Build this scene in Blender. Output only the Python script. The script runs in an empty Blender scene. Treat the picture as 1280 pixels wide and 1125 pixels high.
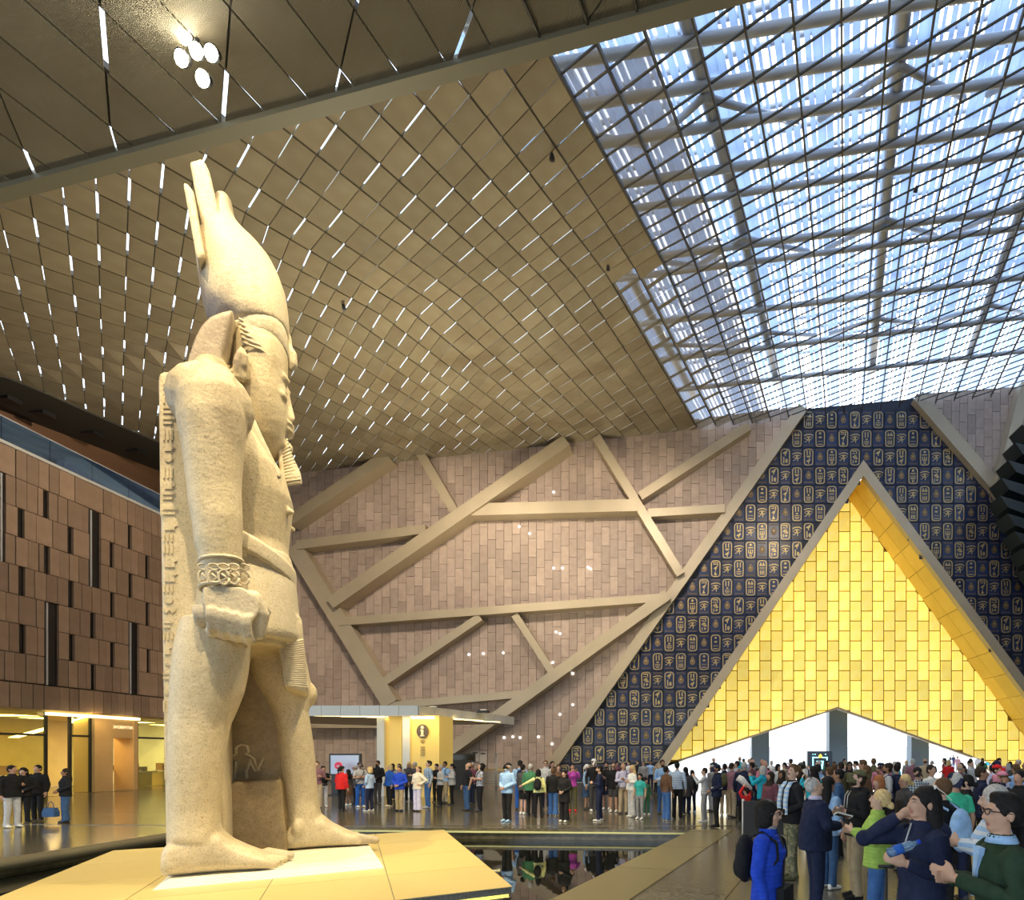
import bpy, math, random
from mathutils import Vector, Matrix, Quaternion, Euler
from mathutils.bvhtree import BVHTree
RND = random.Random(11)
sc = bpy.context.scene
col = sc.collection
# ------------------------------------------------------------------ camera
FPX, CX, CY, CH = 720.0, 850.0, 942.0, 2.0
cam_d = bpy.data.cameras.new('camera')
cam = bpy.data.objects.new('camera', cam_d); col.objects.link(cam)
cam.location = (0, 0, CH); cam.rotation_euler = (math.pi/2, 0, 0)
cam_d.sensor_width = 36; cam_d.sensor_fit = 'HORIZONTAL'; cam_d.lens = 36*FPX/1280
cam_d.shift_x = (640-CX)/1280; cam_d.shift_y = (CY-562.5)/1280
cam_d.clip_start = .05; cam_d.clip_end = 500
sc.camera = cam
# ------------------------------------------------------------------ world, sun, exposure
SUN_DIR = Vector((.417, 1, .725)).normalized()
w = bpy.data.worlds.new('sky'); sc.world = w; w.use_nodes = True
nt = w.node_tree; bg = nt.nodes['Background']
sky = nt.nodes.new('ShaderNodeTexSky'); sky.sky_type = 'NISHITA'
sky.sun_elevation = math.asin(SUN_DIR.z); sky.sun_rotation = math.atan2(SUN_DIR.x, SUN_DIR.y)
sky.sun_disc = False; sky.air_density = 1.0; sky.dust_density = 1.6; sky.ozone_density = 1.0
veil = nt.nodes.new('ShaderNodeMixRGB'); veil.blend_type = 'MIX'; veil.inputs[0].default_value = .72; veil.inputs[2].default_value = (2.5, 2.75, 2.95, 1)  # thin even cloud veil
nt.links.new(sky.outputs[0], veil.inputs[1]); nt.links.new(veil.outputs[0], bg.inputs[0]); bg.inputs[1].default_value = .7
sd = bpy.data.lights.new('sun', 'SUN'); sun = bpy.data.objects.new('sun', sd); col.objects.link(sun)
sd.energy = 2.0; sd.angle = .02; sd.color = (1, .93, .8)
sun.rotation_euler = SUN_DIR.to_track_quat('Z', 'Y').to_euler()
sc.view_settings.view_transform = 'Standard'; sc.view_settings.look = 'None'
sc.view_settings.gamma = 1.0; sc.view_settings.use_curve_mapping = False
sc.view_settings.exposure = 0.45
# ------------------------------------------------------------------ helpers
def at(px, py, Y):
    return Vector(((px-CX)/FPX*Y, Y, CH+(CY-py)/FPX*Y))
def ground(px, py, z=0.0):
    Y = FPX*(CH-z)/(py-CY)
    return Vector(((px-CX)/FPX*Y, Y, z))
MATS = {}
def mat(name, c, rough=.6, metal=0.0, spec=.5, emit=None, es=0.0, c2=None, scale=4.0, detail=4.0, bump=0.0, bscale=60.0,
        rnd=0.0, lo=.35, hi=.65, trans=0.0, dist=0.0, stretch=None, coat=0.0):
    if name in MATS: return MATS[name]
    m = bpy.data.materials.new(name); m.use_nodes = True; MATS[name] = m
    t = m.node_tree; N = t.nodes; L = t.links
    b = N['Principled BSDF']
    b.inputs['Roughness'].default_value = rough; b.inputs['Metallic'].default_value = metal
    b.inputs['Specular IOR Level'].default_value = spec
    b.inputs['Transmission Weight'].default_value = trans
    b.inputs['Coat Weight'].default_value = coat
    b.inputs['Base Color'].default_value = (*c, 1)
    m.diffuse_color = (*c, 1)
    src = None
    tc = None
    if c2 or bump:
        tc = N.new('ShaderNodeTexCoord'); vec = tc.outputs['Object']
        if stretch:
            mp = N.new('ShaderNodeMapping'); mp.inputs['Scale'].default_value = stretch
            L.new(vec, mp.inputs[0]); vec = mp.outputs[0]
    if c2:
        n = N.new('ShaderNodeTexNoise'); n.inputs['Scale'].default_value = scale; n.inputs['Detail'].default_value = detail
        n.inputs['Distortion'].default_value = dist
        L.new(vec, n.inputs['Vector'])
        r = N.new('ShaderNodeValToRGB'); r.color_ramp.elements[0].position = lo; r.color_ramp.elements[1].position = hi
        r.color_ramp.elements[0].color = (*c, 1); r.color_ramp.elements[1].color = (*c2, 1)
        L.new(n.outputs[0], r.inputs[0]); src = r.outputs[0]
    if rnd:
        oi = N.new('ShaderNodeObjectInfo'); ge = N.new('ShaderNodeNewGeometry')
        a = N.new('ShaderNodeMath'); a.operation = 'ADD'; L.new(oi.outputs['Random'], a.inputs[0]); L.new(ge.outputs['Random Per Island'], a.inputs[1])
        fr = N.new('ShaderNodeMath'); fr.operation = 'FRACT'; L.new(a.outputs[0], fr.inputs[0])
        mr = N.new('ShaderNodeMapRange'); mr.inputs[3].default_value = 1-rnd; mr.inputs[4].default_value = 1+rnd
        L.new(fr.outputs[0], mr.inputs[0])
        hs = N.new('ShaderNodeHueSaturation'); L.new(mr.outputs[0], hs.inputs['Value'])
        if src: L.new(src, hs.inputs['Color'])
        else: hs.inputs['Color'].default_value = (*c, 1)
        src = hs.outputs[0]
    if src: L.new(src, b.inputs['Base Color'])
    if emit:
        b.inputs['Emission Color'].default_value = (*emit, 1); b.inputs['Emission Strength'].default_value = es
        if rnd: L.new(src, b.inputs['Emission Color'])
    if bump:
        n2 = N.new('ShaderNodeTexNoise'); n2.inputs['Scale'].default_value = bscale; n2.inputs['Detail'].default_value = 5
        L.new(vec, n2.inputs['Vector'])
        bp = N.new('ShaderNodeBump'); bp.inputs['Strength'].default_value = bump; bp.inputs['Distance'].default_value = .03
        L.new(n2.outputs[0], bp.inputs['Height']); L.new(bp.outputs[0], b.inputs['Normal'])
    return m
class MB:
    def __init__(s): s.v = []; s.f = []; s.m = []
    def add(s, vs, fs, m=0):
        o = len(s.v); s.v += [tuple(p) for p in vs]
        for f in fs: s.f.append([o+i for i in f]); s.m.append(m)
        return s
    def obox(s, c, a, b, d, m=0):
        c, a, b, d = Vector(c), Vector(a), Vector(b), Vector(d)
        vs = [c+x*a+y*b+z*d for x in (-1, 1) for y in (-1, 1) for z in (-1, 1)]
        return s.add(vs, [(0, 1, 3, 2), (4, 6, 7, 5), (0, 4, 5, 1), (2, 3, 7, 6), (0, 2, 6, 4), (1, 5, 7, 3)], m)
    def box(s, lo, hi, m=0):
        lo, hi = Vector(lo), Vector(hi); c = (lo+hi)/2; h = (hi-lo)/2
        return s.obox(c, (h.x, 0, 0), (0, h.y, 0), (0, 0, h.z), m)
    def prism(s, poly, vec, m=0, mside=None):
        vec = Vector(vec); n = len(poly); p = [Vector(q) for q in poly]
        o = len(s.v); s.v += [tuple(q) for q in p]+[tuple(q+vec) for q in p]
        s.f.append([o+i for i in range(n)][::-1]); s.m.append(m)
        s.f.append([o+n+i for i in range(n)]); s.m.append(m)
        for i in range(n):
            j = (i+1) % n; s.f.append([o+i, o+j, o+n+j, o+n+i]); s.m.append(m if mside is None else mside)
        return s
    def frustum(s, poly, poly2, m=0):
        n = len(poly); o = len(s.v); s.v += [tuple(q) for q in poly]+[tuple(q) for q in poly2]
        s.f.append([o+i for i in range(n)][::-1]); s.m.append(m)
        s.f.append([o+n+i for i in range(n)]); s.m.append(m)
        for i in range(n):
            j = (i+1) % n; s.f.append([o+i, o+j, o+n+j, o+n+i]); s.m.append(m)
        return s
    def loft(s, rings, m=0, cap=True):
        n = len(rings[0]); o = len(s.v)
        for r in rings: s.v += [tuple(q) for q in r]
        for k in range(len(rings)-1):
            for i in range(n):
                j = (i+1) % n; a = o+k*n
                s.f.append([a+i, a+j, a+n+j, a+n+i]); s.m.append(m)
        if cap:
            s.f.append([o+i for i in range(n)][::-1]); s.m.append(m)
            s.f.append([o+(len(rings)-1)*n+i for i in range(n)]); s.m.append(m)
        return s
    def tube(s, pts, rad, n=8, m=0, flat=1.0, up=None):
        pts = [Vector(p) for p in pts]
        if not hasattr(rad, '__len__'): rad = [rad]*len(pts)
        rings = []; pa = None
        for k, p in enumerate(pts):
            d = (pts[min(k+1, len(pts)-1)]-pts[max(k-1, 0)])
            if d.length < 1e-9: d = Vector((0, 0, 1))
            d.normalize()
            if pa is None:
                u = Vector(up) if up else (Vector((0, 0, 1)) if abs(d.z) < .9 else Vector((1, 0, 0)))
                a = d.cross(u); a = a.normalized() if a.length > 1e-6 else Vector((1, 0, 0))
            else:
                a = pa-d*pa.dot(d); a.normalize()
            pa = a; b = d.cross(a)
            rings.append([p+(a*math.cos(2*math.pi*i/n)+b*math.sin(2*math.pi*i/n)*flat)*rad[k] for i in range(n)])
        return s.loft(rings, m)
    def capsule(s, p, q, r0, r1, n=10, m=0):
        p, q = Vector(p), Vector(q); d = (q-p)
        if d.length < 1e-6: return s.ell(p, (r0, r0, r0), m=m)
        d.normalize()
        return s.tube([p-d*r0*.98, p-d*r0*.8, p-d*r0*.4, p, q, q+d*r1*.4, q+d*r1*.8, q+d*r1*.98],
                      [r0*.2, r0*.6, r0*.92, r0, r1, r1*.92, r1*.6, r1*.2], n, m)
    def ell(s, c, r, nu=12, nv=8, m=0, rot=None):
        c = Vector(c); rings = []
        for k in range(nv+1):
            t = math.pi*(k+.12*(1 if k == 0 else -1 if k == nv else 0))/nv
            ring = []
            for i in range(nu):
                a = 2*math.pi*i/nu
                q = Vector((r[0]*math.sin(t)*math.cos(a), r[1]*math.sin(t)*math.sin(a), -r[2]*math.cos(t)))
                if rot is not None: q = rot @ q
                ring.append(c+q)
            rings.append(ring)
        return s.loft(rings, m)
    def mesh(s, name, mats, smooth=False):
        me = bpy.data.meshes.new(name); me.from_pydata(s.v, [], s.f)
        for x in (mats if isinstance(mats, (list, tuple)) else [mats]): me.materials.append(x)
        if any(s.m): me.polygons.foreach_set('material_index', s.m)
        if smooth: me.polygons.foreach_set('use_smooth', [True]*len(s.f))
        me.update(); return me
    def build(s, name, mats, parent=None, smooth=False):
        return link(name, s.mesh(name, mats, smooth), parent)
def link(name, data, parent=None, loc=None):
    o = bpy.data.objects.new(name, data); col.objects.link(o)
    if parent is not None: o.parent = parent
    if loc is not None: o.location = loc
    return o
def tag(o, label=None, cat=None, group=None, kind=None):
    if label: o['label'] = label
    if cat: o['category'] = cat
    if group: o['group'] = group
    if kind: o['kind'] = kind
    return o
def empty(name, loc=(0, 0, 0), rz=0.0):
    o = link(name, None); o.location = loc; o.rotation_euler = (0, 0, rz); o.empty_display_size = .2
    return o
def clip(poly, f):
    """keep the part of a 2-D polygon where f(p) >= 0"""
    out = []
    for i in range(len(poly)):
        a, b = poly[i], poly[(i+1) % len(poly)]; fa, fb = f(a), f(b)
        if fa >= 0: out.append(a)
        if (fa >= 0) != (fb >= 0):
            t = fa/(fa-fb); out.append((a[0]+(b[0]-a[0])*t, a[1]+(b[1]-a[1])*t))
    return out
def area(p): return abs(sum(p[i][0]*p[(i+1) % len(p)][1]-p[(i+1) % len(p)][0]*p[i][1] for i in range(len(p))))/2 if len(p) > 2 else 0
def half(p, q):
    """half-plane left of the directed line p->q"""
    return lambda r: (q[0]-p[0])*(r[1]-p[1])-(q[1]-p[1])*(r[0]-p[0])
def inset(poly, d):
    x0, x1 = min(p[0] for p in poly), max(p[0] for p in poly); y0, y1 = min(p[1] for p in poly), max(p[1] for p in poly)
    kx = max(.2, 1-2*d/max(x1-x0, 1e-6)); ky = max(.2, 1-2*d/max(y1-y0, 1e-6)); cx, cy = (x0+x1)/2, (y0+y1)/2
    return [(cx+(x-cx)*kx, cy+(y-cy)*ky) for x, y in poly]
def spot(name, loc, target, watts, color, size=40, blend=.4, radius=.15):
    d = bpy.data.lights.new(name, 'SPOT'); d.energy = watts; d.color = color; d.spot_size = math.radians(size); d.spot_blend = blend
    d.shadow_soft_size = radius
    o = link(name, d); o.location = loc; o.rotation_euler = (Vector(loc)-Vector(target)).to_track_quat('Z', 'Y').to_euler(); return o
def arealight(name, loc, target, watts, color, sx, sy):
    d = bpy.data.lights.new(name, 'AREA'); d.energy = watts; d.color = color; d.shape = 'RECTANGLE'; d.size = sx; d.size_y = sy
    o = link(name, d); o.location = loc; o.rotation_euler = (Vector(loc)-Vector(target)).to_track_quat('Z', 'Y').to_euler(); return o
# ------------------------------------------------------------------ materials of the place
M_floor = mat('polished_granite', (.075, .068, .05), rough=.16, c2=(.13, .115, .085), scale=6, bump=.02, bscale=30)
M_slab = mat('granite_slab', (.10, .092, .068), rough=.22, c2=(.16, .145, .105), scale=14, rnd=.14, bump=.03)
M_band = mat('pale_granite_band', (.20, .175, .09), rough=.35, c2=(.14, .12, .06), scale=60, rnd=.06)
M_joint = mat('dark_joint', (.015, .015, .013), rough=.8)
M_plat = mat('platform_granite', (.60, .48, .20), rough=.45, c2=(.44, .35, .14), scale=70, rnd=.05)
M_platside = mat('platform_edge_stone', (.12, .12, .11), rough=.5, c2=(.2, .2, .18), scale=30)
M_water = mat('dark_water', (.004, .005, .004), rough=.015, spec=.8, bump=.03, bscale=2.2)
M_tile = mat('pinkish_sandstone', (.40, .305, .245), rough=.6, c2=(.46, .36, .29), scale=2.5, rnd=.16, bump=.05, bscale=40)
M_grout = mat('wall_grout', (.17, .13, .11), rough=.9)
M_beam = mat('champagne_metal', (.50, .42, .29), rough=.42, metal=.25, c2=(.46, .385, .265), scale=.8)
M_navy = mat('navy_panel', (.012, .022, .065), rough=.28, c2=(.02, .035, .10), scale=1.5, rnd=.3)
M_navyback = mat('navy_back', (.006, .009, .022), rough=.5)
M_gold = mat('gold_relief', (.52, .39, .17), rough=.38, metal=.55)
M_golddim = mat('bronze_relief', (.20, .14, .075), rough=.45, metal=.45)
M_alab = mat('backlit_alabaster', (.95, .72, .12), rough=.4, emit=(1, .8, .2), es=.52, c2=(1.0, .82, .22), scale=1.1, rnd=.22)
M_alabjoint = mat('alabaster_joint', (.30, .19, .03), rough=.7)
M_soffit = mat('portal_soffit_stone', (.92, .66, .15), rough=.4, c2=(.86, .6, .12), scale=.7, rnd=.08)
M_facade = mat('brown_stone', (.29, .195, .13), rough=.65, c2=(.35, .24, .165), scale=2.0, rnd=.17, bump=.05, bscale=30)
M_dark = mat('dark_void', (.012, .011, .01), rough=.8)
M_black = mat('black_metal', (.02, .02, .022), rough=.45)
M_frame = mat('roof_frame', (.07, .062, .045), rough=.55)
M_bar = mat('roof_bar', (.05, .05, .045), rough=.6)
M_panel = mat('roof_mesh_panel', (.33, .285, .20), rough=.6, c2=(.25, .20, .13), scale=.5, rnd=.13, dist=.6)
M_truss = mat('grey_truss', (.50, .51, .53), rough=.45, metal=.2)
M_slat = mat('blue_white_slat', (.75, .82, .92), rough=.5, rnd=.12)
def translucent(m, c, f):
    t = m.node_tree; N = t.nodes; tr = N.new('ShaderNodeBsdfTranslucent'); tr.inputs[0].default_value = (*c, 1); mx = N.new('ShaderNodeMixShader'); mx.inputs[0].default_value = f
    t.links.new(N['Principled BSDF'].outputs[0], mx.inputs[1]); t.links.new(tr.outputs[0], mx.inputs[2]); t.links.new(mx.outputs[0], N['Material Output'].inputs[0])
translucent(M_slat, (.72, .84, 1.0), .65)
M_white = mat('white_metal', (.75, .75, .72), rough=.4)
M_glow = mat('lamp_glow', (1, .95, .8), emit=(1, .93, .72), es=28)
M_warmglow = mat('warm_led', (.8, .75, .2), emit=(.85, .8, .16), es=.9)
def corrugate(m, period, direction=(1, 0, 0)):
    t = m.node_tree; N = t.nodes; L = t.links; b = N['Principled BSDF']
    tc = N.new('ShaderNodeTexCoord'); wv = N.new('ShaderNodeTexWave'); wv.inputs['Scale'].default_value = 1/period*.31831*math.pi/3.1416*3.1
    L.new(tc.outputs['Object'], wv.inputs[0]); bp = N.new('ShaderNodeBump'); bp.inputs['Distance'].default_value = .04; bp.inputs['Strength'].default_value = .8
    L.new(wv.outputs['Fac'], bp.inputs['Height']); L.new(bp.outputs[0], b.inputs['Normal'])
M_corr = mat('corrugated_mesh', (.34, .30, .21), rough=.6, c2=(.27, .225, .15), scale=.4, rnd=.08); corrugate(M_corr, .10)
# ------------------------------------------------------------------ floor, pool, platform
P_back = [(-12.9, 16.0), (.32, 15.2)]
pool = [(-12.9, 3.0), (-3.2, 3.0), (.32, 15.2), (-12.9, 16.0)]
fl = MB()
T = -.5
for poly in ([(-60, 16.0), (-12.9, 16.0), (.32, 15.2), (60, 15.2), (60, 43.3), (-60, 43.3)],
             [(-60, -20), (-12.9, -20), (-12.9, 16.0), (-60, 16.0)],
             [(-3.2, 3.0), (60, 3.0), (60, 15.2), (.32, 15.2)],
             [(-12.9, -20), (60, -20), (60, 3.0), (-12.9, 3.0)]):
    fl.prism([(x, y, T) for x, y in poly], (0, 0, -T-.012), 0)
floor = tag(fl.build('floor', [M_floor]), 'dark polished granite floor of the great hall', 'floor', kind='structure')
# paving slabs that run along the right bank of the pool
D = Vector((3.52, 12.2)).normalized(); Nn = Vector((D.y, -D.x)); O2 = Vector((.32, 15.2))
def pave(u0, u1, v0, v1):
    return [tuple(O2+Nn*u+D*v) for u, v in ((u0, v0), (u1, v0), (u1, v1), (u0, v1))]
widths = [(0, 1.05, 'b')]; u = 1.12
while u < 14: widths.append((u, u+1.18, 's')); u += 1.2
cnt = 0
for k, (u0, u1, ty) in enumerate(widths):
    v = -12.4 + (.9 if k % 2 else 0)
    while v < 0.2:
        v1 = v+2.4; p = pave(u0+.01, u1, v+.01, v1-.01)
        p = clip(p, lambda q: 15.18-q[1]-0*q[0]); p = clip(p, lambda q: q[1]-3.0)
        if area(p) > .2:
            cx = sum(q[0] for q in p)/len(p); cy = sum(q[1] for q in p)/len(p)
            mb = MB().prism([(x-cx, y-cy, -.012) for x, y in p], (0, 0, .012), 0)
            o = mb.build('paving_slab', [M_band if ty == 'b' else M_slab], floor); o.location = (cx, cy, 0); cnt += 1
        v = v1
# large slabs of the back floor
X0 = -30.0
yy = 16.0; r = 0
while yy < 39.5:
    wd = 3.6; x = -30.2+(r % 2)*1.2
    while x < 26:
        p = [(x+.012, yy+.012), (min(x+wd, 30), yy+.012), (min(x+wd, 30), yy+1.8), (x+.012, yy+1.8)]
        p = clip(p, half((-12.9, 16.0), (.32, 15.2)))
        if area(p) > .3 and cnt < 300:
            cx = sum(q[0] for q in p)/len(p); cy = sum(q[1] for q in p)/len(p)
            o = MB().prism([(a-cx, b-cy, -.012) for a, b in p], (0, 0, .012), 0).build('paving_slab', [mat('polished_slab', (.085, .075, .05), rough=.15, c2=(.135, .12, .085), scale=5, rnd=.12)], floor); o.location = (cx, cy, 0); cnt += 1
        x += wd
    yy += 1.82; r += 1
wt = MB().add([(-12.9, 3, -.3), (-3.2, 3, -.3), (.32, 15.2, -.3), (-12.9, 16, -.3)], [(0, 1, 2, 3)])
water = tag(wt.build('pool_water', [M_water]), 'still black water of the pool around the statue platform', 'water', kind='stuff')
kb = MB()
kb.tube([(-12.78, 3, -.1), (-12.78, 16, -.1)], .13, 10, 0)
tag(kb.build('pool_curb', [mat('curb_stone', (.14, .13, .09), rough=.35)], None, True), 'rounded dark stone curb along the shop side of the pool', 'curb', kind='structure')
st = MB()
a, b = Vector((-12.7, 15.96, -.11)), Vector((.25, 15.17, -.11))
st.obox((a+b)/2, (b-a)/2, (0, .03, 0), (0, 0, .02), 0)
tag(st.build('edge_light_strip', [mat('edge_strip', (.5, .5, .25), emit=(.8, .8, .4), es=.10)]), 'thin pale light strip under the far edge of the pool', 'light strip')
PL = [ground(141, 1063), ground(555, 1037), ground(641, 1108)]
PL.append(PL[0]+PL[2]-PL[1])
plat = empty('statue_platform', (sum((p.x for p in PL))/4, sum((p.y for p in PL))/4, -.3))
tag(plat, 'bright yellowish granite platform standing in the pool under the colossal statue', 'platform')
pc = Vector(plat.location)
def plat_poly(k, z): return [Vector(((p.x-pc.x)*k, (p.y-pc.y)*k, z-pc.z)) for p in PL]
MB().prism(plat_poly(.995, -.11), (0, 0, .10), 0).build('edge_band', [M_platside], plat)
MB().prism(plat_poly(.985, -.17), (0, 0, .06), 0).build('light_strip', [M_warmglow], plat)
MB().prism(plat_poly(.95, -.30), (0, 0, .13), 0).build('base', [M_platside], plat)
e1 = (PL[1]-PL[0]); e2 = (PL[2]-PL[1])
for i in range(4):
    for j in range(4):
        q = [PL[0]+e1*((i+a)/4)+e2*((j+b)/4) for a, b in ((.004, .004), (.996, .004), (.996, .996), (.004, .996))]
        MB().prism([Vector((p.x-pc.x, p.y-pc.y, .29)) for p in q], (0, 0, .0095), 0).build('top_slab', [M_plat], plat)
# ------------------------------------------------------------------ back wall: sandstone cladding
YW = 40.0
def wp(px, py, Y=YW): v = at(px, py, Y); return (v.x, v.z)
WT = [wp(150, 610), wp(365, 588), wp(700, 549), wp(1000, 511), wp(1150, 497), wp(1330, 482)]
def walltop(X):
    for a, b in zip(WT, WT[1:]):
        if X <= b[0]: return a[1]+(b[1]-a[1])*(X-a[0])/(b[0]-a[0])
    return WT[-1][1]
frameL = (wp(693, 950), wp(1000, 512)); frameR = (wp(1150, 497), wp(1302, 672))
def xl(z):  # left slanted edge of the navy wall
    (x0, z0), (x1, z1) = frameL; return x0+(z-z0)*(x1-x0)/(z1-z0)
def xr(z):
    (x0, z0), (x1, z1) = frameR; return x0+(z-z0)*(x1-x0)/(z1-z0)
bw = MB()
zt_ = walltop(xl(26))
bw.prism([(-34, YW+.05, 0), (xl(0)+.2, YW+.05, 0), (xl(zt_)+.2, YW+.05, zt_), (-34, YW+.05, walltop(-34)+.1)], (0, .4, 0))
bw.prism([(xr(27), YW+.05, 27), (xr(18), YW+.05, 18), (30, YW+.05, 12), (30, YW+.05, 28)], (0, .4, 0))
wall_back = tag(bw.build('wall_back', [M_grout]), 'tall back wall clad in pinkish sandstone tiles and slanted metal beams', 'wall', kind='structure')
tw, th = .565, 1.29
tiles = []
c = 0; x = -32.0
rr = random.Random(3)
while x < 28:
    off = [0, .62, .25, .9, .45][c % 5]*th+rr.uniform(-.05, .05)
    z = -off
    while z < 29:
        p = [(x+.012, z+.012), (x+tw-.012, z+.012), (x+tw-.012, z+th-.012), (x+.012, z+th-.012)]
        p = clip(p, lambda q: q[1])
        if x < 13:
            p = clip(p, half(frameL[0], frameL[1]))
        else:
            p = clip(p, half(frameR[0], frameR[1]))
            p = clip(p, lambda q: q[1]-17)
        p = clip(p, lambda q: walltop(q[0])+.2-q[1])
        if area(p) > .08: tiles.append((area(p), p))
        z += th
    x += tw; c += 1
vis = [t for t in tiles if -27.5 < sum(q[0] for q in t[1])/len(t[1])]
vis.sort(key=lambda t: -t[0]-.001*t[1][0][0]); ids = set(id(t) for t in vis[:1])
main = [t for t in vis if t[0] > .6]; rr.shuffle(main); sel = main[:300]; selid = set(id(t) for t in sel)
shared = {}
for a_, p in sel:
    cx = sum(q[0] for q in p)/len(p); cz = sum(q[1] for q in p)/len(p)
    key = tuple((round(q[0]-cx, 2), round(q[1]-cz, 2)) for q in p)
    if key not in shared:
        shared[key] = MB().prism([(q[0]-cx, 0, q[1]-cz) for q in p], (0, -.05, 0)).mesh('sandstone_tile', [M_tile])
    link('sandstone_tile', shared[key], wall_back, (cx, YW+.05+rr.uniform(-.012, .006), cz))
rest = MB()
for t in tiles:
    if id(t) not in selid: rest.prism([(q[0], YW+.05+rr.uniform(-.01, .006), q[1]) for q in t[1]], (0, -.05, 0))
tag(rest.build('sandstone_tiles', [M_tile], wall_back), kind='stuff')
# slanted metal beams in relief
def beam(p, q, wpx, depth=1.0, y1=YW+.02, name='beam', parent=None, m=None):
    Yf = y1-depth; a = at(*p, Yf); b = at(*q, Yf); d = (b-a); n = Vector((-d.z, 0, d.x)).normalized()*(wpx/2*Yf/FPX)
    poly = [a-n, b-n, b+n, a+n]; o = MB().prism(poly, (0, depth, 0)).build(name, [m or M_beam], parent or wall_back); return o
for p, q, wd, dp in (((360, 651), (484, 568), 13, 1.05), ((523, 563), (567, 638), 11, .8), ((412, 754), (708, 550), 15, 1.2), ((370, 681), (532, 661), 11, .95),
                     ((580, 637), (797, 631), 15, 1.0), ((745, 545), (851, 718), 11, .9), ((800, 620), (936, 532), 11, .75), ((810, 641), (906, 635), 10, .8),
                     ((366, 682), (487, 880), 20, .85), ((423, 777), (838, 746), 10, .9), ((471, 858), (600, 771), 10, .8), ((643, 768), (689, 839), 9, .7),
                     ((550, 946), (834, 743), 14, 1.1), ((484, 882), (657, 867), 9, .8), ((380, 906), (474, 906), 8, .7)):
    beam(p, q, wd, dp)
# wall-mounted pin lights
for px, py in ((695, 790), (691, 828), (700, 792), (706, 830), (716, 842), (735, 709), (738, 711), (716, 881), (700, 893), (649, 658), (662, 667), (692, 615), (650, 922),
               (630, 922), (641, 921), (673, 921), (690, 930), (692, 710), (703, 710), (586, 818), (629, 816), (604, 817)):
    v = at(px, py, YW-.06); o = MB().ell((0, 0, 0), (.07, .05, .07), 8, 6).build('pin_light', [mat('pin_glow', (1, 1, 1), emit=(1, .97, .9), es=5)], wall_back, True); o.location = v
# ------------------------------------------------------------------ portal wall: navy panels with gold cartouches
PA = wp(1078, 577); PLs = (PA[1]-wp(825, 950)[1])/(PA[0]-wp(825, 950)[0]); PRs = (PA[1]-wp(1280, 850)[1])/(wp(1280, 850)[0]-PA[0])
def pline(k): # triangle (k metres inside the outer outline), returns apex, left foot, right foot
    ap = (PA[0], PA[1]-k*1.75); return ap, (ap[0]-ap[1]/PLs, 0.0), (ap[0]+ap[1]/PRs, 0.0)
oa, ol, orr = pline(0); ia, il, ir = pline(.62)
nb = MB()
Yn = YW+.06
nb.prism([(xl(0), Yn, 0), (ol[0]+.3, Yn, 0), (oa[0], Yn, oa[1]-.4), (oa[0], Yn, walltop(oa[0])), (xl(26), Yn, walltop(xl(26)))], (0, .3, 0))
nb.prism([(oa[0], Yn, oa[1]-.4), (orr[0]-.3, Yn, 0), (32, Yn, 0), (32, Yn, 9), (xr(25), Yn, 25), (xr(26.6), Yn, walltop(xr(26.6))), (oa[0], Yn, walltop(oa[0]))], (0, .3, 0))
wall_portal = tag(nb.build('wall_portal', [M_navyback]), 'navy portal wall covered with gold royal cartouches around the triangular doorway', 'wall', kind='structure')
# glyph shapes in unit cells, drawn as small raised gold polygons
def disc(cx, cy, r, n=8, sy=1.0): return [(cx+r*math.cos(2*math.pi*i/n), cy+r*sy*math.sin(2*math.pi*i/n)) for i in range(n)]
def rect(x0, y0, x1, y1): return [(x0, y0), (x1, y0), (x1, y1), (x0, y1)]
BIRD = [(-.16, -.02), (-.05, .08), (.02, .1), (.06, .16), (.13, .15), (.1, .08), (.08, 0), (.02, -.06), (.03, -.16), (-.03, -.16), (-.03, -.06)]
SIT = [(-.1, -.16), (.12, -.16), (.12, -.02), (.03, 0), (.05, .08), (.02, .16), (-.05, .14), (-.05, .05), (-.1, -.02)]
def put(poly, x, y, k=1.0, kx=None): return [(x+p[0]*(kx or k), y+p[1]*k) for p in poly]
def wave(x0, x1, y, h): return [[(x0+(x1-x0)*i/4, y+(h if i % 2 else 0)), (x0+(x1-x0)*(i+1)/4, y+(0 if i % 2 else h)), (x0+(x1-x0)*(i+1)/4, y+(0 if i % 2 else h)+.03), (x0+(x1-x0)*i/4, y+(h if i % 2 else 0)+.03)] for i in range(4)]
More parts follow.
